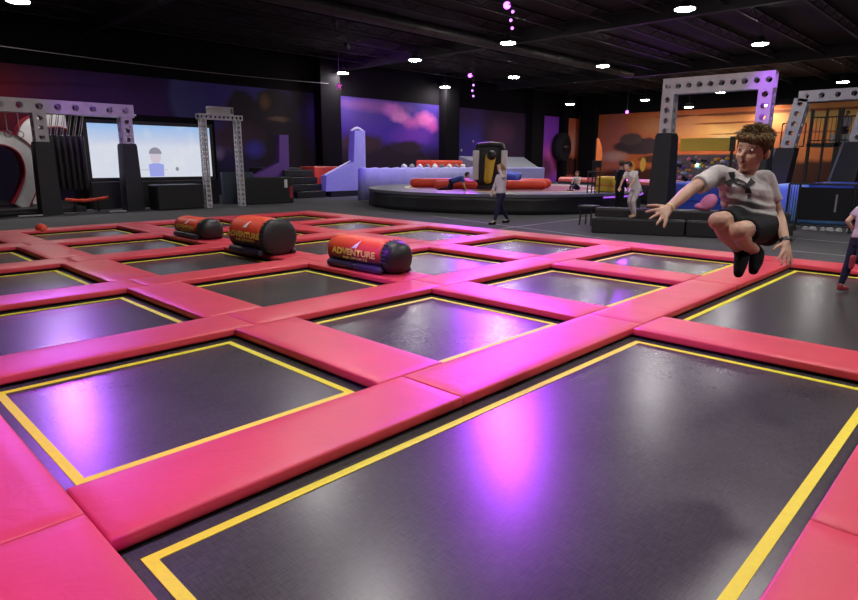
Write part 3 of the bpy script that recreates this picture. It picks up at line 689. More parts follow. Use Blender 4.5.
# blue inflatable walls behind the arena
t = thing('inflatable_wall', 'long lavender blue inflatable wall behind the round arena', 'inflatable', (-19.5, 20, 0))
YW = atX(363, 180, -19.6).y
def infl(bm):
    n = 40; rs = []
    for k in range(n+1):
        y = YW+k*(24.6-YW)/n; w = .20+.015*math.sin(k*1.7); h = 1.30+.02*math.sin(k*2.1)
        rs.append([V((-19.75-w, y, 0)), V((-19.75+w, y, 0)), V((-19.75+w*1.05, y, h*.6)), V((-19.75+w*.8, y, h*.95)), V((-19.75, y, h)), V((-19.75-w*.8, y, h*.95))])
    rings(bm, rs)
quick('tube_wall', infl, M['lav'], t, True, True)
t = thing('airbag_ramp', 'grey and lavender airbag with a sloping right end behind the arena machine', 'inflatable', (-20.5, 28, 0))
pY = lambda x, y, X: atX(x, y, X)
a0, a1, a2 = atX(497, 168, -20.5).y, atX(545, 168, -20.5).y, atX(556, 160, -22.0).y
quick('side', lambda bm: box(bm, (-20.9, a0, 0), (-20.5, a1, 1.25), .06), M['lav'], t, world=True)
quick('top', lambda bm: prism(bm, [V((-20.9, a0, 0)), V((-20.9, a1, 0)), V((-20.9, a1, 1.22)), V((-20.9, a0, 1.22))], (-.02, 0, 0)), M['grey'], t, world=True)
def wedge(bm): rings(bm, [[V((-20.92, a0, .05)), V((-20.92, a1, .05)), V((-20.92, a1, 1.22)), V((-20.92, a0, 1.22))], [V((-23.2, a0, .05)), V((-23.2, a1+2.2, .05)), V((-23.2, a1+1.6, 1.85)), V((-23.2, a0, 1.85))]])
quick('slope', wedge, M['grey'], t, world=True)
o = bx('red_block', (-22.5, 22.2, 0), (-21.4, 24.6, 1.62), M['redfoam'], None, .08); tag(o, 'red foam block standing behind the long blue inflatable wall', 'block')
# foam pit rubble on the inflatable wall
rnd.seed(3)
for i in range(9):
    y = 19.3+i*.5; s = .10
    bm = NB(); box(bm, (-s, -s, -s), (s, s, s), .03); o = obj('foam_cube', bm, M['grey'] if i % 2 else M['white']); o.location = (-20.30, y, 1.32); o.rotation_euler = (rnd.random(), rnd.random(), rnd.random())
    tag(o, 'pale foam cube, %s from the left along the top of the blue inflatable wall' % (ORD+['eighth', 'ninth'])[i], 'foam cube', 'pale foam cubes')
bx('pit_fill', (-21.3, YW+2.2, 0), (-20.02, 24.4, 1.18), M['grey'], tag(thing('foam_pit', '', ''), 'grey foam pit behind the blue inflatable wall', 'foam pit'), .03)

# round arena
AC = V((-14.35, 18.75, 0)); AR = 5.0
t = thing('arena', 'big round black skirted arena with dark padded deck', 'arena', AC)
def circ(r, z, n=64, off=0): return [V((r*math.cos(2*PI*(i+off)/n), r*math.sin(2*PI*(i+off)/n), z)) for i in range(n)]
def skirt(bm):
    n = 192; rs = []
    for z, q in ((0, 1.0), (.15, 1.0), (.4, .995), (.52, 1.0)):
        rs.append([V(((AR*q+.025*math.sin(i*PI/4)*(1 if z < .5 else .2))*math.cos(2*PI*i/n), (AR*q+.025*math.sin(i*PI/4)*(1 if z < .5 else .2))*math.sin(2*PI*i/n), z)) for i in range(n)])
    rings(bm, rs)
quick('skirt', skirt, M['blackvinyl'], t, True)
def annulus(bm, r0, r1, z, h, n=96): 
    a = [bm.verts.new(p) for p in circ(r0, z, n)]; b = [bm.verts.new(p) for p in circ(r1, z, n)]; c = [bm.verts.new(p) for p in circ(r1, z+h, n)]; d = [bm.verts.new(p) for p in circ(r0, z+h, n)]
    for i in range(n):
        j = (i+1) % n
        for x, y in ((a, b), (b, c), (c, d), (d, a)): bm.faces.new((x[i], x[j], y[j], y[i]))
quick('rim_padding', lambda bm: annulus(bm, 3.7, AR+.03, .52, .09), mat('slate_violet_padding', (.13, .12, .17), .5), t)
quick('ring_line', lambda bm: annulus(bm, 3.55, 3.70, .52, .10), mat('pale_yellow_ring', (.75, .68, .38), .6), t)
quick('deck', lambda bm: rings(bm, [circ(3.55, .52), circ(3.55, .60)]), mat('dark_red_deck', (.22, .035, .035), .6, var=.5, scale=1.5), t)
quick('led_strip', lambda bm: pathtube(bm, [V(((AR+.04)*math.cos(math.radians(q)), (AR+.04)*math.sin(math.radians(q)), .49)) for q in range(-14, 30, 3)], .025, 6), M['led'], t)
# sweeper machine
MC = AC+V((0.1, -.9, .6))
t = thing('sweeper_machine', 'black inflatable tower with white corner panels and a yellow arm, centre of the arena', 'machine', MC)
dirc = V((-MC.x, -MC.y, 0)).normalized(); rzm = math.atan2(dirc.y, dirc.x)+PI/2   # local -y faces the court
t.rotation_euler = (0, 0, rzm)
quick('base', lambda bm: rings(bm, [ring(V((0, 0, z)), V((q, 0, 0)), V((0, q, 0)), 20) for q, z in ((.62, 0), (.62, .14), (.48, .18))]), M['blackvinyl'], t)
quick('tower', lambda bm: box(bm, (-.52, -.38, .16), (.52, .38, 1.62), .12, 4), M['charcoal'], t, True)
quick('arch_tube', lambda bm: pathtube(bm, [V((-.44, -.36, .3)), V((-.46, -.36, 1.4)), V((-.40, -.36, 1.53)), V((0, -.36, 1.57)), V((.40, -.36, 1.53)), V((.46, -.36, 1.4)), V((.44, -.36, .3))], .09), M['blackvinyl'], t, True)
for s in (-1, 1): quick('corner_panel', lambda bm: box(bm, (s*.50-.11, -.50, .32), (s*.50+.11, -.34, 1.35), .03), M['white'], t)
quick('arm', lambda bm: capsule(bm, (-.06, -.50, .32), .14, (.02, -.52, 1.12), .19, 12), M['yel2'], t, True)
quick('arm_ball', lambda bm: sphere(bm, (.05, -.66, 1.18), .17, 3), M['blackvinyl'], t, True)
rightd = V((CR.x, CR.y, 0)).normalized(); backd = V((CF.x, CF.y, 0)).normalized()
def sweeper(off0, off1, zz, r, lab):
    a = MC+rightd*off0[0]+backd*off0[1]; b = MC+rightd*off1[0]+backd*off1[1]; a.z = b.z = .61+r
    t = thing('foam_sweeper', lab, 'foam bar', (a.x, a.y, .61), 0, 'red foam bars')
    quick('foam_bar', lambda bm: capsule(bm, a, r, b, r, 12), M['redfoam'], t, True, True)
sweeper((-2.75, .4), (-.75, .4), 0, .17, 'red foam bar left of the arena machine, the farther one')
sweeper((-1.9, -.9), (-.65, -.9), 0, .15, 'red foam bar left of the arena machine, the nearer one')
sweeper((.55, -1.0), (1.75, -1.0), 0, .16, 'red foam bar right of the arena machine, the nearer one')
sweeper((1.3, .5), (2.2, .5), 0, .17, 'red foam bar right of the arena machine, the farther one')
t = thing('foam_barrel', 'blue foam barrel with a dark end right of the arena machine', 'barrel', MC+rightd*.9+backd*.9)
a, b = MC+rightd*.55+backd*1.5+V((0, 0, .42)), MC+rightd*1.3+backd*1.35+V((0, 0, .27))
quick('barrel', lambda bm: capsule(bm, a, .26, b, .26, 16, True, True), M['blue'], t, True, True)
quick('end', lambda bm: capsule(bm, b, .262, b+(b-a).normalized()*.03, .24, 16, True, True), M['blackvinyl'], t, True, True)

# right of the arena: stand, flag, yellow tub, red deck beyond
def on_rim(px, lim):
    best = None
    for k in range(400):
        q = atZ(px, 200-k*.06, .61); e = (q.xy-AC.xy).length
        if best is None or e < best[0]: best = (e, q)
        if e < lim: return q
    return best[1]
p = on_rim(593, 4.7)
t = thing('attendant_stand', 'black steel stand with a seat at the right edge of the arena', 'stand', p)
def stand(bm):
    for sx in (-.13, .13):
        for sy in (-.13, .13): tube(bm, (sx, sy, 0), (sx, sy, .98 if sy > 0 else .62), .02, n=6)
    for z in (.22, .44): 
        tube(bm, (-.13, -.13, z), (.13, -.13, z), .015, n=6); tube(bm, (-.13, .13, z), (.13, .13, z), .015, n=6)
quick('frame', stand, M['blacksteel'], t); quick('seat', lambda bm: box(bm, (-.16, -.16, .61), (.16, .16, .67), .02), M['blackvinyl'], t); quick('backrest', lambda bm: box(bm, (-.16, .11, .78), (.16, .16, 1.0), .02), M['blackvinyl'], t)
p = atY(594, 180, 29); p.z = 0
t = thing('feather_flag', 'orange feather flag on a dark pole behind the arena', 'flag', p)
quick('pole', lambda bm: tube(bm, (0, 0, 0), (0, 0, 2.78), .025, n=8), M['blacksteel'], t)
quick('cloth', lambda bm: prism(bm, [V((.03, 0, 2.75)), V((.13, .05, 2.7)), V((.26, .1, 2.35)), V((.32, .12, 1.95)), V((.28, .11, 1.6)), V((.03, 0, 1.45))], (.01, -.02, 0)), M['orange'], t)
t = thing('foam_tub', 'yellow foam block at the right rim of the arena', 'foam block', on_rim(607, 4.45))
quick('block', lambda bm: box(bm, (-.32, -.25, 0), (.32, .25, .5), .08), M['yel2'], t)
quick('strap', lambda bm: box(bm, (-.325, -.255, .2), (.325, .255, .24)), M['orange'], t)
t = thing('trampoline_deck', 'far red topped deck with a black skirt, beyond the right of the arena', 'deck', (-15, 32, 0))
DK = [(-15.4, 24.25), (-11.9, 23.65), (-9.30, 21.6), (-10.6, 26.2), (-17.4, 27.6)]
quick('skirt', lambda bm: prism(bm, [V((x, y, 0)) for x, y in DK], (0, 0, .72)), M['blackvinyl'], t, world=True)
quick('top_padding', lambda bm: prism(bm, [V((x, y, .72)) for x, y in DK], (0, 0, .1)), mat('coral_padding', (.60, .085, .075), .5), t, world=True)

# wall prop near the corner
t = thing('wall_prop', 'dark round wheel shaped prop hanging between the purple and orange murals', 'prop', (-27.0, 42.9, 2.7))
quick('wheel', lambda bm: rings(bm, [[V((x, 1.0*q*math.cos(2*PI*i/24), 1.15*q*math.sin(2*PI*i/24))) for i in range(24)] for x, q in ((-.4, .9), (.0, 1), (.25, .9), (.3, .55), (.2, .5))]), M['matblack'], t)
quick('hub', lambda bm: sphere(bm, (.24, 0, 0), .3, 2), mat('dark_bronze', (.06, .03, .03), .4, metal=.5), t, True)

# ------------------------------------------------------------------ right steel rigs
t = thing('ninja_rig', 'pale steel rig standing right behind the jumping child', 'rig', (-5.7, 15.8, 0))
bm = NB(); perfbeam(bm, (-7.02, 15.75, 3.40), (-4.52, 15.95, 3.40), .30, .38, (0, 0, 1), .25, .27); obj('top_beam', bm, M['steel'], t, world=True)
for x, y in ((-6.87, 15.77), (-4.68, 15.93)):
    bm = NB(); perfbeam(bm, (x, y, 2.2), (x, y, 3.21), .30, .30, (0, 1, 0), .26, .27); obj('upper_post', bm, M['steel'], t, world=True)
    bm = NB(); rings(bm, [[V((x+sx*w, y+sy*w, z)) for sx, sy in ((-1, -1), (1, -1), (1, 1), (-1, 1))] for w, z in ((.27, 0), (.27, .3), (.21, 2.2), (.18, 2.28))]); obj('post_padding', bm, M['charcoal'], t, world=True)
t = thing('ninja_rig', 'pale steel rig on leaning legs at the right edge, farther than the other', 'rig', (-5, 20.6, 0))
tA, tB = atY(804, 97, 20.6), atY(858+60, 90, 20.6)
bm = NB(); perfbeam(bm, V((tA.x-.1, 20.6, 3.4)), V((tB.x, 20.6, 3.4)), .36, .30, (0, 0, 1), .36, .25); obj('top_beam', bm, M['steel'], t, world=True)
for (pa, pm, pb) in (((803, 99), (788, 148), (772, 200)), ((872, 96), (857, 142), (838, 200))):
    A, Mi, Bt = atY(*pa, 20.6), atY(*pm, 20.6), atY(*pb, 20.6)
    d = (A-Mi).normalized(); Bt = Mi-d*(Mi.z/d.z)
    bm = NB(); perfbeam(bm, Mi, A, .36, .36, (0, 1, 0), .26, .26); obj('leaning_leg', bm, M['steel'], t, world=True)
    s, u = V((1, 0, 0)), V((0, 1, 0))
    bm = NB(); rings(bm, [[c+s*sx*w+u*sy*w for sx, sy in ((-1, -1), (1, -1), (1, 1), (-1, 1))] for c, w in ((Bt, .34), (Mi, .24))]); obj('leg_padding', bm, M['charcoal'], t, world=True)
    bm = NB(); prism(bm, [Bt+V((-.40, -.30, 0)), Mi+V((-.30, -.22, 0)), Mi+V((-.25, -.22, 0)), Bt+V((-.35, -.30, 0))], (0, .55, 0)); obj('edge_panel', bm, M['grey'], t, world=True)

# blue airbags behind the bench
t = thing('airbag', 'wrinkled royal blue airbag between the rig post and the jumping child', 'airbag', (-6, 18, 0))
b0, b1 = atY(672, 178, 17.6), atY(742, 178, 17.6)
quick('bag', lambda bm: box(bm, (b0.x, 17.4, 0), (b1.x+.3, 18.9, 1.02), .16, 4), M['blue'], t, True, True)
quick('seam', lambda bm: pathtube(bm, [V((b0.x+.1, 17.39, .55)), V((b0.x+1.2, 17.38, .52)), V((b1.x+.2, 17.39, .56))], .02), M['blue'], t, True, True)
t = thing('airbag', 'lighter blue airbag behind the black fence at the right', 'airbag', (-4, 20, 0))
c0, c1 = atY(768, 180, 18.2), atY(840, 180, 18.2)
quick('bag', lambda bm: box(bm, (c0.x, 18.1, 0), (c1.x+.3, 20.0, 1.0), .14, 4), M['skyblue'], t, True, True)
quick('cover', lambda bm: box(bm, (c0.x+1.0, 18.05, .92), (c1.x+.35, 20.0, 1.06), .03), M['blue'], t, world=True)
# black two-tier padded bench
def bench():
    ba, bb = V((-6.98, 12.45, 0)), V((-3.30, 13.95, 0)); d = (bb-ba).normalized(); n = V((-d.y, d.x, 0)); L = (bb-ba).length
    t = thing('padded_bench', 'long black two-tier padded bench behind the jumping child', 'bench', ba, math.atan2(d.y, d.x))
    bm = NB(); box(bm, (0, 0, 0), (1.95, .42, .34), .03, 3); obj('front_tier', bm, M['blackvinyl'], t)
    bm = NB(); box(bm, (1.97, 0, 0), (L, .42, .34), .03, 3); obj('front_tier', bm, M['blackvinyl'], t)
    for a, b in ((0, 1.4), (1.42, 2.8), (2.82, L)):
        bm = NB(); box(bm, (a, .45, 0), (b, .86, .53), .04, 3); obj('back_tier', bm, M['blackvinyl'], t)
    bm = NB(); box(bm, (.06, .02, .335), (1.9, .08, .345)); box(bm, (2.0, .02, .335), (L-.06, .08, .345)); box(bm, (.06, .5, .525), (L-.06, .8, .536)); obj('top_strip', bm, M['charcoal'], t)  # charcoal strips on the tier tops, greyer than the black vinyl
    return t, ba, d, n
BENCH, ba, bd, bn = bench()
t = thing('stool', 'small black stool standing left of the black padded bench', 'stool', atZ(588, 225, 0))
quick('seat', lambda bm: box(bm, (-.22, -.2, .42), (.22, .2, .50), .03), M['blackvinyl'], t)
for sx in (-.16, .16):
    for sy in (-.15, .15): quick('leg', lambda bm: tube(bm, (sx, sy, 0), (sx*.9, sy*.9, .43), .02, n=6), M['blacksteel'], t)
# fence
f0, f1 = atZ(784, 229, 0), atZ(784, 229, 0)+V((2.6, .5, 0))
d = (f1-f0).normalized()
t = thing('mesh_fence', 'black framed fence with a dark mesh sheet at the right', 'fence', f0, math.atan2(d.y, d.x))
def ff(bm):
    for x in (0, .22, 1.3, 2.6): tube(bm, (x, 0, 0), (x, 0, 1.08), .025, n=8)
    for z in (.12, 1.08): tube(bm, (0, 0, z), (2.6, 0, z), .022, n=8)
    for x in (.05, .11, .16): tube(bm, (x, 0, .12), (x, 0, 1.08), .008, n=5)
    for x in (.22, 1.3, 2.5): box(bm, (x-.03, -.25, 0), (x+.03, .25, .03))
quick('frame', ff, M['blacksteel'], t); quick('mesh_sheet', lambda bm: box(bm, (.24, .0, .24), (2.58, .012, 1.0)), M['matblack'], t)
quick('tie', lambda bm: box(bm, (.95, -.012, .45), (.99, -.001, .85)), M['grey'], t)
for i in range(7):
    o = quick('shoe', lambda bm: (capsule(bm, (0, 0, .045), .045, (.0, .16, .035), .035, 8), box(bm, (-.05, -.05, 0), (.05, .20, .02), .008)), M['white'], None, True)
    o.location = f0+d*(.45+i*.17)+V((-.03, .12, 0)); o.rotation_euler = (0, 0, .4+.35*math.sin(i*2.3))
    tag(o, 'white shoe on the carpet under the black fence, %s from the left' % ORD[i], 'shoe', 'white shoes under the fence')
o = quick('pink_bundle', lambda bm: (ellipsoid(bm, (0, 0, .17), V((.17, 0, .0)), V((0, .13, 0)), V((.06, 0, .19))), ellipsoid(bm, (-.12, 0, .08), V((.17, 0, 0)), V((0, .12, 0)), V((0, 0, .08)))), M['pink'], None, True)
pb = atZ(707, 209, .536); tt = (pb-ba).dot(bd); pb = ba+bd*tt+bn*.66; o.location = (pb.x, pb.y, .535); tag(o, 'dusky pink rounded bundle lying on the bench back beside the child', 'bundle')

# climbing wall, balcony
t = thing('climbing_wall', 'low dark climbing wall dotted with coloured holds, right of the rig post', 'climbing wall', (-14, 38, 0))
w0, w1 = atY(676, 155, 38), atY(738, 155, 38)
bx('panel', (w0.x, 38, 0), (w1.x, 38.3, 2.02), mat('speckled_panel', (.16, .13, .17), .7, var=.8, scale=3.5), t)
hc = [M['purple'], M['yel2'], M['orange'], M['white'], M['lav'], M['grey'], M['pink'], M['matblack'], M['matblack']]
rnd.seed(11)
for i in range(84):
    x = w0.x+.12+(w1.x-w0.x-.24)*((i*0.618034) % 1); z = .15+1.75*((i*0.7548777+.05*rnd.random()) % 1)
    bm = NB(); a = .07+.06*rnd.random(); ellipsoid(bm, (x, 37.98, z), V((a*1.3, 0, .02)), V((0, .06, 0)), V((-.02, 0, a)), 1); obj('hold', bm, hc[i % 9], t, True, True)
p = atY(697, 165, 37.9); quick('signal_light', lambda bm: sphere(bm, p, .09, 2), M['green_led'], t, True, True)
t = thing('yellow_beam', 'broad yellow beam above the climbing wall', 'beam', (-14, 38, 2.3))
g0, g1 = atY(681, 150, 37.6), atY(727, 148, 37.6)
bx('beam', (g0.x, 37.4, 2.22), (g1.x+.2, 37.7, 2.95), M['yel2'], t, .03); bx('end_bracket', (g1.x+.2, 37.35, 2.2), (g1.x+.4, 37.75, 3.0), M['blacksteel'], t); bx('support', (g1.x+.25, 37.45, 0), (g1.x+.35, 37.65, 2.2), M['blacksteel'], t)
t = thing('viewing_balcony', 'black steel balcony with a railing at the right edge, before the orange mural', 'balcony', (-7, 38, 0))
BX0, BX1 = atY(807, 143, 37.5).x, atY(870, 142, 37.5).x
bx('platform', (BX0, 37.4, 2.38), (BX1+2, 39.8, 2.56), M['blacksteel'], t)
for xx, w in ((BX0+.10, .14), (BX0+.75, .10), (atY(836, 150, 37.5).x, .22), (BX1+.6, .14)):
    bx('post', (xx-w/2, 37.4, 0), (xx+w/2, 37.4+w, 4.25), M['blacksteel'], t)
def rail(bm):
    tube(bm, (BX0, 37.5, 3.85), (BX1+2, 37.5, 3.85), .035, n=6); tube(bm, (BX0, 37.5, 2.7), (BX1+2, 37.5, 2.7), .03, n=6)
    x = BX0+.15
    while x < BX1+2: tube(bm, (x, 37.5, 2.56), (x, 37.5, 3.85), .014, n=5); x += .17
quick('railing', rail, M['blacksteel'], t, world=True)
s0, s1 = atY(780, 145, 37.5), atY(806, 126, 37.5)
def sf(bm):
    pts = [V((s0.x, 37.5, 2.4)), V((s1.x, 37.5, 2.4)), V((s1.x, 37.5, 3.6)), V((s0.x, 37.5, 3.6))]
    for a, b in zip(pts, pts[1:]+pts[:1]): tube(bm, a, b, .03, n=6)
    tube(bm, pts[0], pts[2], .012, n=5); tube(bm, pts[1], pts[3], .012, n=5); tube(bm, (s0.x, 37.5, 0), (s0.x, 37.5, 2.4), .03, n=6)
quick('side_frame', sf, M['blacksteel'], t, world=True); bx('white_panel', (BX0+.9, 37.9, 2.6), (BX0+1.9, 37.95, 3.0), M['white'], t)
# cables and the pink star
M['cable'] = mat('grey_cable', (.25, .22, .27), .5, var=0)
a, m_, b = V((-24.2, -5.98, 4.9)), atX(200, 68, -25), V((-26.88, 20.2, atX(340, 85, -26.9).z))
t = thing('cable', 'thin pale cable strung along the left wall above the murals', 'cable', b)
quick('wire', lambda bm: pathtube(bm, [a.lerp(atX(0, 46, -24.3), k/5) for k in range(6)]+[atX(0, 46, -24.3).lerp(b, k/10)-V((0, 0, .10*math.sin(PI*k/10))) for k in range(1, 11)], .012, 5), M['cable'], t, world=True)
p = atX(339, 86, -25.7)
t = thing('star_ornament', 'small pink star hanging from the cable left of the far lamps', 'ornament', p)
quick('star', lambda bm: prism(bm, [V((-.03, (.2 if k % 2 == 0 else .09)*math.cos(PI/2+k*PI/5), (.2 if k % 2 == 0 else .09)*math.sin(PI/2+k*PI/5))) for k in range(10)], (.06, 0, 0)), mat('pink_star_plastic', (.8, .16, .38), .4), t)
quick('string', lambda bm: tube(bm, (0, 0, .18), (0, 0, ZC-p.z), .008, n=5), M['cable'], t)
# strings of small violet leds under the two violet lights
for (x, y, dep, n_, lab) in ((512, 10, 17.5, 3, 'short string of violet leds beside the bright stage light'), (473, 84, 26, 3, 'short string of violet leds above the arena')):
    p = atD(x, y, dep); t = thing('led_string', lab, 'led lights', p, 0, 'violet led strings')
    quick('cord', lambda bm: tube(bm, (0, 0, -.6), (0, 0, ZC-p.z), .008, n=5), M['blacksteel'], t)
    for k in range(n_): quick('led', lambda bm: sphere(bm, (.03*(-1)**k, 0, -.22*k-.05), .045, 2), M['lens_dim'], t)

# ------------------------------------------------------------------ people
def fuse(name, bm, m, parent, voxel, smooth=3, loc=None):
    """join overlapping closed shapes into one continuous surface"""
    o = obj(name, bm, m, None)
    md = o.modifiers.new('r', 'REMESH'); md.mode = 'VOXEL'; md.voxel_size = voxel
    if smooth:
        ms = o.modifiers.new('s', 'SMOOTH'); ms.factor = .5; ms.iterations = smooth
    bpy.context.view_layer.update()
    me = bpy.data.meshes.new_from_object(o.evaluated_get(bpy.context.evaluated_depsgraph_get()))
    o.modifiers.clear(); old = o.data; o.data = me; bpy.data.meshes.remove(old); me.name = name
    if not me.materials and m: me.materials.append(m)
    for p in me.polygons: p.use_smooth = True
    if parent is not None:
        me.transform(Matrix.Translation(-origin(parent))); o.parent = parent
    return o
def head_frame(fwd, up):
    f = fwd.normalized(); s = f.cross(up).normalized(); u = s.cross(f); return f, s, u          # s = the person's right
def head_shapes(bm, c, hh, f, s, u, detail=True):
    P = lambda a, b, d: c+f*(a*hh)+s*(b*hh)+u*(d*hh)
    ellipsoid(bm, P(-.03, 0, .12), f*(.42*hh), s*(.345*hh), u*(.37*hh))
    ellipsoid(bm, P(.10, 0, -.15), f*(.27*hh), s*(.265*hh), u*(.29*hh))
    ellipsoid(bm, P(.23, 0, -.34), f*(.12*hh), s*(.12*hh), u*(.10*hh), 2)
    capsule(bm, P(.355, 0, .06), .035*hh, P(.425, 0, -.09), .058*hh, 8)
    for q in (-1, 1):
        ellipsoid(bm, P(-.04, .355*q, -.03), f*(.085*hh), s*(.045*hh), u*(.13*hh), 2)
        ellipsoid(bm, P(.22, .15*q, -.12), f*(.13*hh), s*(.11*hh), u*(.12*hh), 2)
        capsule(bm, P(.335, .06*q, .13), .04*hh, P(.29, .21*q, .13), .035*hh, 8)
def face_parts(t, c, hh, f, s, u, eyes=True, mouth_open=.02):
    P = lambda a, b, d: c+f*(a*hh)+s*(b*hh)+u*(d*hh)
    for q in (-1, 1):
        e = quick('eye', lambda bm: ellipsoid(bm, P(.315, .135*q, .045), f*(.045*hh), s*(.062*hh), u*(.034*hh), 2), M['eye'], t, True, True)
        quick('iris', lambda bm: ellipsoid(bm, P(.347, .135*q, .043), f*(.018*hh), s*(.028*hh), u*(.028*hh), 2), M['iris'], e, True, True)
        quick('eyebrow', lambda bm: capsule(bm, P(.372, .075*q, .140), .010*hh, P(.318, .205*q, .138), .008*hh, 6), M['hair_brown'], t, True, True)
    quick('mouth', lambda bm: ellipsoid(bm, P(.335, 0, -.235), f*(.04*hh), s*(.085*hh), u*((.025+mouth_open)*hh), 2), M['lip'], t, True, True)
def hair_cap(t, c, hh, f, s, u, m, back=-.18, front=.27, puff=.03, tufts=0, tl=.10, seed=1, long=0, m2=None):
    R = random.Random(seed); P = lambda a, b, d: c+f*(a*hh)+s*(b*hh)+u*(d*hh)
    bm = NB(); vs = ellipsoid(bm, (0, 0, 0), V((1, 0, 0)), V((0, 1, 0)), V((0, 0, 1)), 4)
    kill = []
    for v in vs:
        x, y, z = v.co
        line = back+(front-back)*max(0, min(1, (x+.15)/.85))**1.3
        a, b, d = -.03+x*(.42+puff), y*(.345+puff), .12+z*(.37+puff*(1+1.2*max(0, z)))
        if d < line: kill.append(v)
        n = 1+.05*mnoise.noise(V((x*4, y*4, z*4+seed)))
        v.co = P(-.03+(a+.03)*n, b*n, .12+(d-.12)*n)
    bmesh.ops.delete(bm, geom=kill, context='VERTS')
    es = [e for e in bm.edges if e.is_boundary]
    if es:
        r = bmesh.ops.extrude_edge_only(bm, edges=es); nv = [g for g in r['geom'] if isinstance(g, bmesh.types.BMVert)]
        for v in nv: v.co = c+(v.co-c)*.86
    h = obj('hair', bm, m, t, True, True)
    if tufts:
        for nm, mm, cnt in (('hair_tufts', m, tufts), ('hair_highlights', m2 or m, tufts//2)):
            bm = NB()
            for i in range(cnt):
                z = R.uniform(.05, 1); a = R.uniform(0, 2*PI); rr = math.sqrt(1-z*z); x, y = rr*math.cos(a), rr*math.sin(a)
                if nm == 'hair_highlights': z = max(z, R.uniform(.30, .75)); x = abs(x)*.9
                line = back+(front-back)*max(0, min(1, (x+.15)/.85))**1.3
                if .12+z*.40 < line: continue
                b0 = P(-.03+x*(.41+puff), y*(.335+puff), .12+z*(.36+puff*(1+1.2*max(0, z))))
                nrm = (f*x+s*y+u*z).normalized()
                sw = mnoise.noise(V((x*3, y*3, z*3+seed*7)))*1.6
                k = max(0, min(1, (z-.35)/.5))
                fr = max(0, min(1, (x-.15)/.35))*max(0, min(1, (.82-z)/.35))
                dirv = (nrm*(.12+.50*k)*(1-.55*fr)-u*(.95*(1-k)*(1-fr)+.75*fr)+f*((.30+.35*sw)*k*(1-fr)-.15*(1-k))+s*((.25*y+.5*sw)*k+R.uniform(-.25, .25)-.45*fr)).normalized()
                L = hh*tl*R.uniform(.35, 1.55)*(.6+.5*k); w = hh*.020
                mid = b0+dirv*L*.55+nrm*L*.12; tip = b0+dirv*L+R.uniform(-.2, .2)*L*s-nrm*L*.05
                s2, u2 = frame_of(dirv)
                rings(bm, [ring(b0-nrm*hh*.02, s2*w, u2*w, 5), ring(mid, s2*w*.8, u2*w*.8, 5), ring(tip, s2*w*.1, u2*w*.1, 5)])
            obj(nm, bm, mm, h, True, True)
    return h
def loft_body(bm, secs, n=20, cap=True):
    """secs = (centre, side vector, depth vector)"""
    rings(bm, [ring(c, a, b, n) for c, a, b in secs], cap)
def hand(bm, wrist, d, nrm, side, k, spread=.35, curl=.25, thumb=1):
    """palm, four unequal bent fingers and a thumb; d = towards the fingertips, nrm = out of the back of the hand, side = towards the thumb, k = hand length"""
    d = d.normalized(); side = (side-d*side.dot(d)).normalized(); nrm = (nrm-d*nrm.dot(d)-side*nrm.dot(side)).normalized()
    pw = .21*k
    for q in (-.75, -.25, .25, .75):
        capsule(bm, wrist+side*(q*pw*.55)+d*(.03*k), .10*k, wrist+d*(.46*k)+side*(q*pw), .088*k, 8)
    for i, (q, L) in enumerate(((1.0, .46), (.34, .52), (-.33, .48), (-1.0, .38))):
        a = spread*q*.8; fd = (d*math.cos(a)+side*math.sin(a)).normalized()
        p = wrist+d*(.48*k)+side*(q*pw*.95); c = curl
        for L_, r0, r1 in ((.46, .072, .064), (.30, .064, .056), (.24, .056, .046)):
            q2 = (fd*math.cos(c)-nrm*math.sin(c)); e = p+q2*(L*k*L_); capsule(bm, p, r0*k, e, r1*k, 8); p = e; c += curl
    p = wrist+d*(.12*k)+side*(.16*k); td = (d*.62+side*.75-nrm*.2).normalized()
    for L_, r0, r1 in ((.24, .085, .07), (.19, .07, .06), (.14, .06, .05)):
        e = p+td*(k*L_); capsule(bm, p, r0*k, e, r1*k, 8); p = e; td = (td+d*.25-nrm*.1).normalized()

# --- jumping child in the foreground, tucked in mid-air above the long trampoline
base = atD(745, 437, 3.4); base.z = ZM
K = thing('person', 'child in white logo tee and black shorts, jumping with knees tucked and arms out', 'person', base)
D_ = atD
shR, elR, wrR = D_(718, 175, 3.44), D_(691, 189, 3.33), D_(668, 209, 3.16)
shL, elL, wrL = D_(764, 180, 3.46), D_(777, 213, 3.47), D_(786, 243, 3.36)
neck = D_(743, 175, 3.43); headc = D_(753, 151.5, 3.37)
pel = D_(752, 222, 3.52)
hipR, hipL = D_(738, 220, 3.50), D_(765, 227, 3.50)
knR, knL = D_(718, 221, 3.19), D_(738, 231, 3.17)
anR, anL = D_(742, 252, 3.36), D_(757, 253, 3.38)
toR, toL = D_(738.5, 273, 3.28), D_(753.5, 270, 3.30)
hf = (-CR*.84-CF*.50-CU*.14).normalized(); hu = (V((0, 0, 1))+CR*.06-CF*.10).normalized()
f_, s_, u_ = head_frame(hf, hu); HH = .228
tx = (shL-shR).normalized(); tz = (neck-pel); tz = (tz-tx*tz.dot(tx)).normalized(); ty = tz.cross(tx).normalized()   # ty points away from the camera
if ty.dot(CF) < 0: ty = -ty
def pt(a, b, c): return pel+(neck-pel)*c+tx*a+ty*b
secs = [(pt(0, .0, -.10), tx*.10, ty*.08), (pt(0, 0, 0), tx*.125, ty*.10), (pt(-.0, 0, .25), tx*.122, ty*.088), (pt(-.005, 0, .5), tx*.13, ty*.088), (pt(-.005, 0, .75), tx*.138, ty*.09), (pt(-.0, .0, .92), tx*.12, ty*.07), (pt(0, 0, 1.0), tx*.05, ty*.045)]
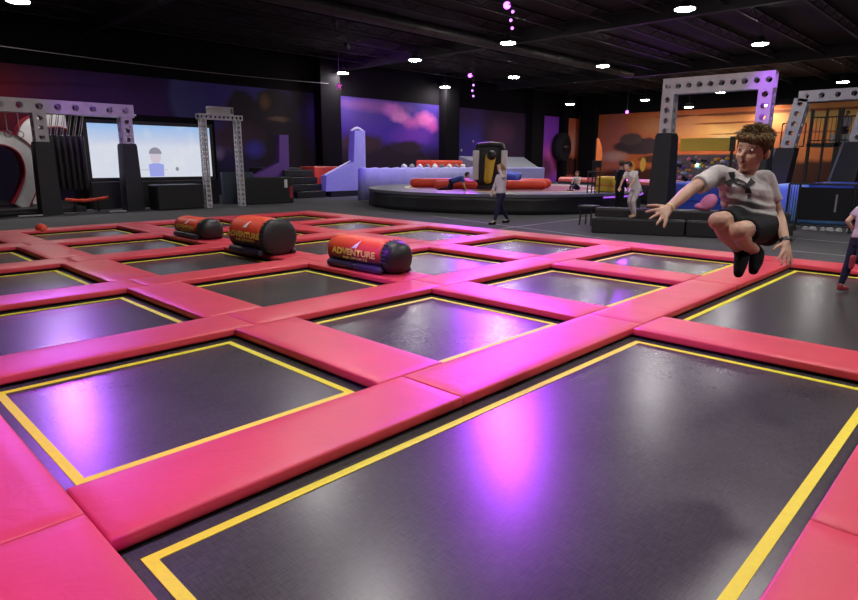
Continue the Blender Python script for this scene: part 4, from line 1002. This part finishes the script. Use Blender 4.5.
def boy_body(bm):
    head_shapes(bm, headc, HH, f_, s_, u_)
    capsule(bm, neck-tz*.03, .047, headc-u_*.07-f_*.01, .043, 14)
    loft_body(bm, secs)
    for sh, el, wr in ((shR, elR, wrR), (shL, elL, wrL)):
        capsule(bm, sh, .045, el, .034); capsule(bm, el, .034, el.lerp(wr, .35), .034); capsule(bm, el.lerp(wr, .35), .034, wr, .0215)
        capsule(bm, sh, .045, neck.lerp(sh, .45)-tz*.03, .05)
    for hp, kn, an, to in ((hipR, knR, anR, toR), (hipL, knL, anL, toL)):
        capsule(bm, hp, .072, kn, .046); sphere(bm, kn, .050, 2)
        cal = kn.lerp(an, .35)+ (CF*.012-CU*.012); capsule(bm, kn, .040, cal, .041); capsule(bm, cal, .041, an, .027)
        capsule(bm, an, .028, to, .021)
    hdR = (D_(654, 221, 3.06)-wrR); hand(bm, wrR, hdR, (CU*.75-CF*.45-CR*.3), (-CR*.75+CU*.55), .150, .62, .16)
    hdL = (D_(787, 262, 3.30)-wrL); hand(bm, wrL, hdL, (CR*.45-CF*.8), (-CR*.8-CF*.4), .150, .42, .14)
bm = NB(); boy_body(bm); BODY = fuse('body', bm, M['skin'], K, .0055, 3)
face_parts(K, headc, HH, f_, s_, u_, mouth_open=.006)
hair_cap(K, headc, HH, f_, s_, u_, M['hair_brown'], back=-.20, front=.25, puff=.022, tufts=2600, tl=.125, seed=5, m2=M['hair_light'])
def boy_shirt(bm):
    loft_body(bm, [(pt(.002, .0, .14), tx*.160, ty*.120), (pt(.0, 0, .26), tx*.158, ty*.116), (pt(-.003, 0, .5), tx*.155, ty*.110), (pt(-.005, 0, .76), tx*.156, ty*.108), (pt(0, .0, .88), tx*.138, ty*.088), (pt(0, 0, .97), tx*.080, ty*.066), (pt(0, -.004, 1.03), tx*.060, ty*.056)], 28)
    for sh, el, k in ((shR, elR, .72), (shL, elL, .68)):
        e = sh.lerp(el, k); capsule(bm, sh, .058, e, .053, 16, False, True)
        capsule(bm, sh, .060, neck.lerp(sh, .4)-tz*.035, .058, 14)
        sphere(bm, sh.lerp(pt(0, 0, .7), .35), .07, 2)
bm = NB(); boy_shirt(bm); SHIRT = fuse('tee_shirt', bm, M['tee_white'], K, .006, 2)
# soft folds across the belly of the tee
for v in SHIRT.data.vertices:
    w = v.co+K.location; q = (w-pel); h = q.dot(tz)/((neck-pel).length); a = q.dot(tx)
    fold = math.sin(h*34+a*9+2*mnoise.noise(w*6))*max(0, 1-abs(h-.34)/.30)*.0045+mnoise.noise(w*16)*.0035
    v.co += v.normal*fold
def boy_shorts(bm):
    loft_body(bm, [(pt(0, 0, -.16), tx*.13, ty*.10), (pt(0, 0, 0), tx*.155, ty*.125), (pt(0, 0, .2), tx*.150, ty*.112)], 24)
    for hp, kn in ((hipR, knR), (hipL, knL)):
        capsule(bm, hp, .092, hp.lerp(kn, .74)-CU*.008, .070, 18, False, True)
    capsule(bm, hipL+CR*.0-CU*.03, .085, D_(768, 236, 3.46), .06, 14); capsule(bm, hipR-CU*.02, .085, hipL-CU*.03, .08, 14)
bm = NB(); boy_shorts(bm); fuse('shorts', bm, M['shorts'], K, .0065, 2)
for an, to, kn in ((anR, toR, knR), (anL, toL, knL)):
    bm = NB(); top = an.lerp(kn, .16); capsule(bm, top, .037, an, .037, 14, True, False); capsule(bm, an, .038, an.lerp(to, .5)-CF*.006, .037); capsule(bm, an.lerp(to, .5)-CF*.006, .037, to, .026); capsule(bm, an, .036, an+(an-to)*.18+CF*.02, .03)
    fuse('sock', bm, M['sock'], K, .006, 2)
# printed chest mark: two crossing arcs with flared ends, projected onto the tee
def chest_mark():
    dg = bpy.context.evaluated_depsgraph_get(); bvh = BVHTree.FromPolygons([v.co+K.location for v in SHIRT.data.vertices], [list(p.vertices) for p in SHIRT.data.polygons])
    ctr = D_(740, 182.5, 3.33); ax = (CR*.934-CU*.36).normalized(); ay = (CU*.934+CR*.36).normalized(); sc = .068
    bm = NB()
    def arc(sg):
        prev = None; n = 30; row = []
        for i in range(n+1):
            u = -1+2*i/n; x = u*.93+sg*0; y = sg*(-.16+.72*abs(u)**3.2)
            w = .075+.20*max(0, (abs(u)-.45)/.55)**1.5
            tx_ = V((1, sg*.72*3.2*abs(u)**2.2*(1 if u > 0 else -1), 0)).normalized(); nn = V((-tx_.y, tx_.x, 0))
            row.append([V((x, y, 0))+nn*(w*(-1+2*j/4)) for j in range(5)])
        vs = [[bm.verts.new(p) for p in r] for r in row]
        for a, b in zip(vs, vs[1:]):
            for j in range(4): bm.faces.new((a[j], a[j+1], b[j+1], b[j]))
    arc(1); arc(-1)
    for v in bm.verts:
        p = ctr+ax*(v.co.x*sc)+ay*(v.co.y*sc); org = V((0, 0, CAMZ)); dr = (p-org).normalized()
        hit, nr, _, _ = bvh.ray_cast(org+dr*2.6, dr)
        v.co = (hit-dr*.007) if hit else p
    return bm
obj('chest_logo', chest_mark(), M['print'], SHIRT, False, True)
wd = (wrL-elL).normalized()
s2, u2 = frame_of(wd)
c0 = wrL-wd*.018
WS = quick('watch_strap', lambda bm: rings(bm, [ring(c0-wd*.010, s2*.026, u2*.026, 16), ring(c0+wd*.010, s2*.026, u2*.026, 16)]), M['blackvinyl'], K, False, True)
wn = (CR*.8-CF*.6).normalized(); wn = (wn-wd*wn.dot(wd)).normalized(); ws = wd.cross(wn)
quick('watch_face', lambda bm: rings(bm, [ring(c0+wn*.022, wd*.017, ws*.015, 16), ring(c0+wn*.034, wd*.016, ws*.014, 16)]), M['blackvinyl'], WS, False, True)
quick('watch_glass', lambda bm: rings(bm, [ring(c0+wn*.0342, wd*.013, ws*.011, 16), ring(c0+wn*.035, wd*.012, ws*.010, 16)]), mat('watch_glass', (.35, .33, .38), .15, var=0), WS, False, True)
cb = wrR-(wrR-elR).normalized()*.012; s2, u2 = frame_of(wrR-elR)
quick('wristband', lambda bm: rings(bm, [ring(cb-(wrR-elR).normalized()*.006, s2*.0255, u2*.0255, 14), ring(cb+(wrR-elR).normalized()*.006, s2*.0255, u2*.0255, 14)]), mat('yellow_wristband', (.75, .72, .25), .5, var=0), K, False, True)

# --- smaller figures: one builder, joints in body heights in the person's own frame (x = their left, y = forward, z up)
def figure(label, foot, height, yaw, pose, top, legs, hairm, shoes, long_sleeves=False, shorts=False, hair_long=0, skirt_top=.50, lean=0, name='person', headyaw=0, voxel=None, bare=False):
    """yaw = heading of the person's forward direction (radians, 0 = +y)"""
    t = thing(name, label, 'person', foot)
    ca, sa = math.cos(yaw), math.sin(yaw); H = height
    def W(p): x, y, z = p; x = -x; return V(foot)+V((x*ca-y*sa, x*sa+y*ca, z))*H                     # their left is -x when facing +y
    def D(p): return W(p)-V(foot)
    J = dict(hipL=(.05, 0, .50), hipR=(-.05, 0, .50), kneL=(.055, .01, .28), kneR=(-.055, .01, .28), ankL=(.055, -.01, .045), ankR=(-.055, -.01, .045),
             shL=(.105, 0, .795), shR=(-.105, 0, .795), elL=(.13, -.02, .63), elR=(-.13, -.02, .63), wrL=(.13, .05, .49), wrR=(-.13, .05, .49), neck=(0, 0, .83), head=(0, .015, .925), pelvis=(0, 0, .52), toeL=None, toeR=None)
    J.update(pose)
    for q in 'LR':
        if J['toe'+q] is None: a = J['ank'+q]; J['toe'+q] = (a[0], a[1]+.10, a[2]-.025)
    g = {k: W(v) for k, v in J.items()}
    fw = D((math.sin(headyaw), math.cos(headyaw), -.08)).normalized(); hh = .150*H if H > 1.3 else .165*H
    f, s, u = head_frame(fw, V((0, 0, 1)))
    r = H; vx = voxel or .011*H
    side = (g['shL']-g['shR']).normalized(); up = (g['neck']-g['pelvis']).normalized(); dep = side.cross(up).normalized()
    def torso(bm, k, z0=-.08, z1=1.0):
        L = g['neck']-g['pelvis']
        out = []
        for z, a, b in ((-.14, .070, .055), (0, .085, .066), (.3, .078, .056), (.6, .090, .062), (.85, .095, .056), (1.0, .036, .032)):
            if z < z0 or z > z1: continue
            out.append((g['pelvis']+L*z, side*((a+k)*r), dep*((b+k)*r)))
        loft_body(bm, out, 18)
    bm = NB(); head_shapes(bm, g['head'], hh, f, s, u); capsule(bm, g['neck']-up*.02*r, .030*r, g['head']-u*.3*hh, .028*r, 10); torso(bm, 0, -1)
    for q in 'LR':
        capsule(bm, g['sh'+q], .030*r, g['el'+q], .023*r); capsule(bm, g['el'+q], .023*r, g['wr'+q], .015*r)
        capsule(bm, g['sh'+q], .030*r, g['neck'].lerp(g['sh'+q], .4)-up*.02*r, .034*r)
        capsule(bm, g['hip'+q], .052*r, g['kne'+q], .034*r); capsule(bm, g['kne'+q], .034*r, g['kne'+q].lerp(g['ank'+q], .3), .034*r); capsule(bm, g['kne'+q].lerp(g['ank'+q], .3), .034*r, g['ank'+q], .020*r)
        capsule(bm, g['ank'+q], .022*r, g['toe'+q], .016*r)
        hd = (g['wr'+q]-g['el'+q]).normalized(); inn = side*(-1 if q == 'L' else 1)
        hand(bm, g['wr'+q], hd, -inn, dep*(-1)+.01*up, .10*r, .25, .2)
    fuse('body', bm, M['skin'], t, vx, 2)
    if H*0+1: face_parts(t, g['head'], hh, f, s, u)
    hair_cap(t, g['head'], hh, f, s, u, hairm, back=-.25 if not hair_long else -.5, front=.28, puff=.04, seed=3)
    if hair_long:
        quick('ponytail', lambda bm: (capsule(bm, g['head']-f*.40*hh+u*.15*hh, .12*hh, g['head']-f*.62*hh-u*hair_long*hh, .06*hh, 10)), hairm, t, True, True)
    bm = NB(); torso(bm, .016, 0)
    for q in 'LR':
        e = g['sh'+q].lerp(g['el'+q], .62) if not long_sleeves else g['el'+q]
        capsule(bm, g['sh'+q], .040*r, e, .036*r if not long_sleeves else .031*r, 12, False, not long_sleeves)
        capsule(bm, g['sh'+q], .040*r, g['neck'].lerp(g['sh'+q], .45)-up*.03*r, .040*r)
        if long_sleeves: capsule(bm, g['el'+q], .031*r, g['el'+q].lerp(g['wr'+q], .93), .024*r, 12, False, True)
    fuse('top', bm, top, t, vx, 2)
    bm = NB(); loft_body(bm, [(g['pelvis']-up*.075*r, side*.078*r, dep*.064*r), (g['pelvis'], side*.094*r, dep*.074*r), (g['pelvis']+up*.06*r, side*.090*r, dep*.068*r)], 18)
    for q in 'LR':
        k = g['kne'+q]; a = g['ank'+q]
        if shorts: capsule(bm, g['hip'+q], .060*r, g['hip'+q].lerp(k, .8), .052*r, 12, False, True)
        else:
            capsule(bm, g['hip'+q], .058*r, k, .040*r); capsule(bm, k, .040*r, k.lerp(a, .35), .039*r); capsule(bm, k.lerp(a, .35), .039*r, k.lerp(a, .92), .027*r, 12, False, True)
    fuse('shorts' if shorts else 'trousers', bm, legs, t, vx, 2)
    if not bare:
        for q in 'LR':
            bm = NB(); a, e = g['ank'+q], g['toe'+q]; capsule(bm, a, .028*r, a-V((0, 0, .018*r)), .03*r); capsule(bm, a-V((0, 0, .018*r)), .027*r, e-V((0, 0, .002*r)), .022*r)
            fuse('sock', bm, shoes, t, vx, 1)
    return t, g
def heading(v): return math.atan2(-v.x, v.y)
toCam = V((-CF.x, -CF.y, 0)).normalized(); right = V((CR.x, CR.y, 0)).normalized()

# child running at the right edge, on the far long trampoline
fp = atZ(846, 292, ZM+.012)
figure('child in lilac tee and navy leggings running at the right edge, one knee lifted', fp-right*.0+toCam*0, 1.24, heading((-toCam*.35+right*.9)),
       dict(pelvis=(0, .11, .50), hipL=(.05, .11, .49), hipR=(-.05, .11, .49), kneL=(.05, .05, .27), ankL=(.05, -.02, .05), toeL=(.05, .08, .02), kneR=(-.06, .02, .31), ankR=(-.05, -.05, .34), toeR=(-.05, -.06, .25),
            neck=(0, .17, .80), head=(0, .21, .90), shL=(.10, .16, .77), shR=(-.10, .15, .77), elL=(.13, .06, .66), wrL=(.10, .14, .56), elR=(-.15, .02, .66), wrR=(-.12, .09, .57)),
       M['tee_lilac'], M['navy'], M['hair_brown'], M['shoe_red'], hair_long=.2)
# child walking across the carpet, centre
fp = atZ(500, 224, 0)
figure('child in pale grey top and dark trousers walking on carpet before the arena', fp, 1.50, heading(-right*.85+toCam*.4),
       dict(kneL=(.05, .09, .28), ankL=(.05, .14, .045), kneR=(-.05, -.05, .28), ankR=(-.05, -.19, .055), elL=(.15, .08, .80), wrL=(.09, .09, .92), elR=(-.15, .03, .65), wrR=(-.12, .10, .54)),
       M['tee_grey'], M['navy'], M['hair_light'], M['sock'], long_sleeves=True, hair_long=.3)
# child climbing on the bench
fb = atZ(629, 221, .345); tt = (fb-ba).dot(bd); fb = ba+bd*tt+bn*.22; fb.z = .345
figure('child in white tee and patterned leggings bending over the left end of the bench', fb, 1.30, heading(toCam*.45-right*.9),
       dict(pelvis=(0, -.05, .50), hipL=(.05, -.05, .49), hipR=(-.05, -.05, .49), kneL=(.06, .05, .29), ankL=(.05, -.02, .045), kneR=(-.06, .02, .28), ankR=(-.06, -.10, .05), neck=(0, .10, .79), head=(0, .17, .86), shL=(.10, .08, .76), shR=(-.10, .08, .76), elL=(.13, .16, .62), wrL=(.10, .22, .50), elR=(-.13, .15, .62), wrR=(-.10, .22, .52)),
       M['white'], M['wood'], M['hair_dark'], M['skin'], bare=True)
# dark figure beyond the bench
figure('person in dark clothes standing on the carpet behind the child at the bench', atZ(618, 214, 0), 1.62, heading(right*.6-toCam*.3), dict(elL=(.14, .03, .64), wrL=(.08, .12, .56)), M['matblack'], M['matblack'], M['hair_brown'], M['sock'], long_sleeves=True)
# crouched child on the arena rim
figure('small child sitting on the right part of the arena deck, white top', atZ(577, 190.5, .61), 1.05, heading(-right*.7+toCam*.6),
       dict(pelvis=(0, 0, .10), hipL=(.05, 0, .08), hipR=(-.05, 0, .08), kneL=(.08, .20, .20), kneR=(-.08, .20, .20), ankL=(.05, .33, .04), ankR=(-.05, .33, .04), neck=(0, .02, .43), head=(0, .04, .53), shL=(.10, .02, .40), shR=(-.10, .02, .40), elL=(.13, .10, .27), wrL=(.08, .2, .2), elR=(-.13, .10, .27), wrR=(-.08, .2, .2)),
       M['white'], M['navy'], M['hair_brown'], M['sock'])
# child lying over the red foam bar
pl = atZ(456, 190, .61)
figure('child in blue tee crawling on the arena deck left of the machine', pl, 1.25, heading(right*1.0+toCam*.2),
       dict(pelvis=(0, -.12, .24), hipL=(.05, -.12, .23), hipR=(-.05, -.12, .23), kneL=(.07, -.14, .04), kneR=(-.07, -.20, .04), ankL=(.06, -.38, .035), ankR=(-.06, -.42, .035), toeL=(.06, -.46, .02), toeR=(-.06, -.50, .02), neck=(0, .22, .33), head=(0, .31, .40), shL=(.10, .18, .30), shR=(-.10, .18, .30), elL=(.12, .20, .15), wrL=(.11, .24, .04), elR=(-.12, .22, .15), wrR=(-.11, .28, .04)),
       M['bluetee'], M['navy'], M['hair_dark'], M['sock'])
# figure on the balcony
figure('person in pale top and dark trousers standing on the balcony at the right', V((atY(844, 140, 38.3).x, 38.3, 2.56)), 1.62, heading(-right*.6+toCam*.2), dict(), M['tee_grey'], M['navy'], M['hair_brown'], M['sock'], long_sleeves=True)

# ------------------------------------------------------------------ world, colour
w = bpy.data.worlds.new('hall_air'); S.world = w; w.use_nodes = True
w.node_tree.nodes['Background'].inputs[0].default_value = (.30, .22, .40, 1); w.node_tree.nodes['Background'].inputs[1].default_value = .006
S.view_settings.view_transform = 'Standard'; S.view_settings.look = 'None'; S.view_settings.gamma = 1; S.view_settings.use_curve_mapping = False
S.view_settings.exposure = .35
S.cycles.use_denoising = True; S.cycles.max_bounces = 6; S.cycles.diffuse_bounces = 3; S.cycles.sample_clamp_indirect = 4
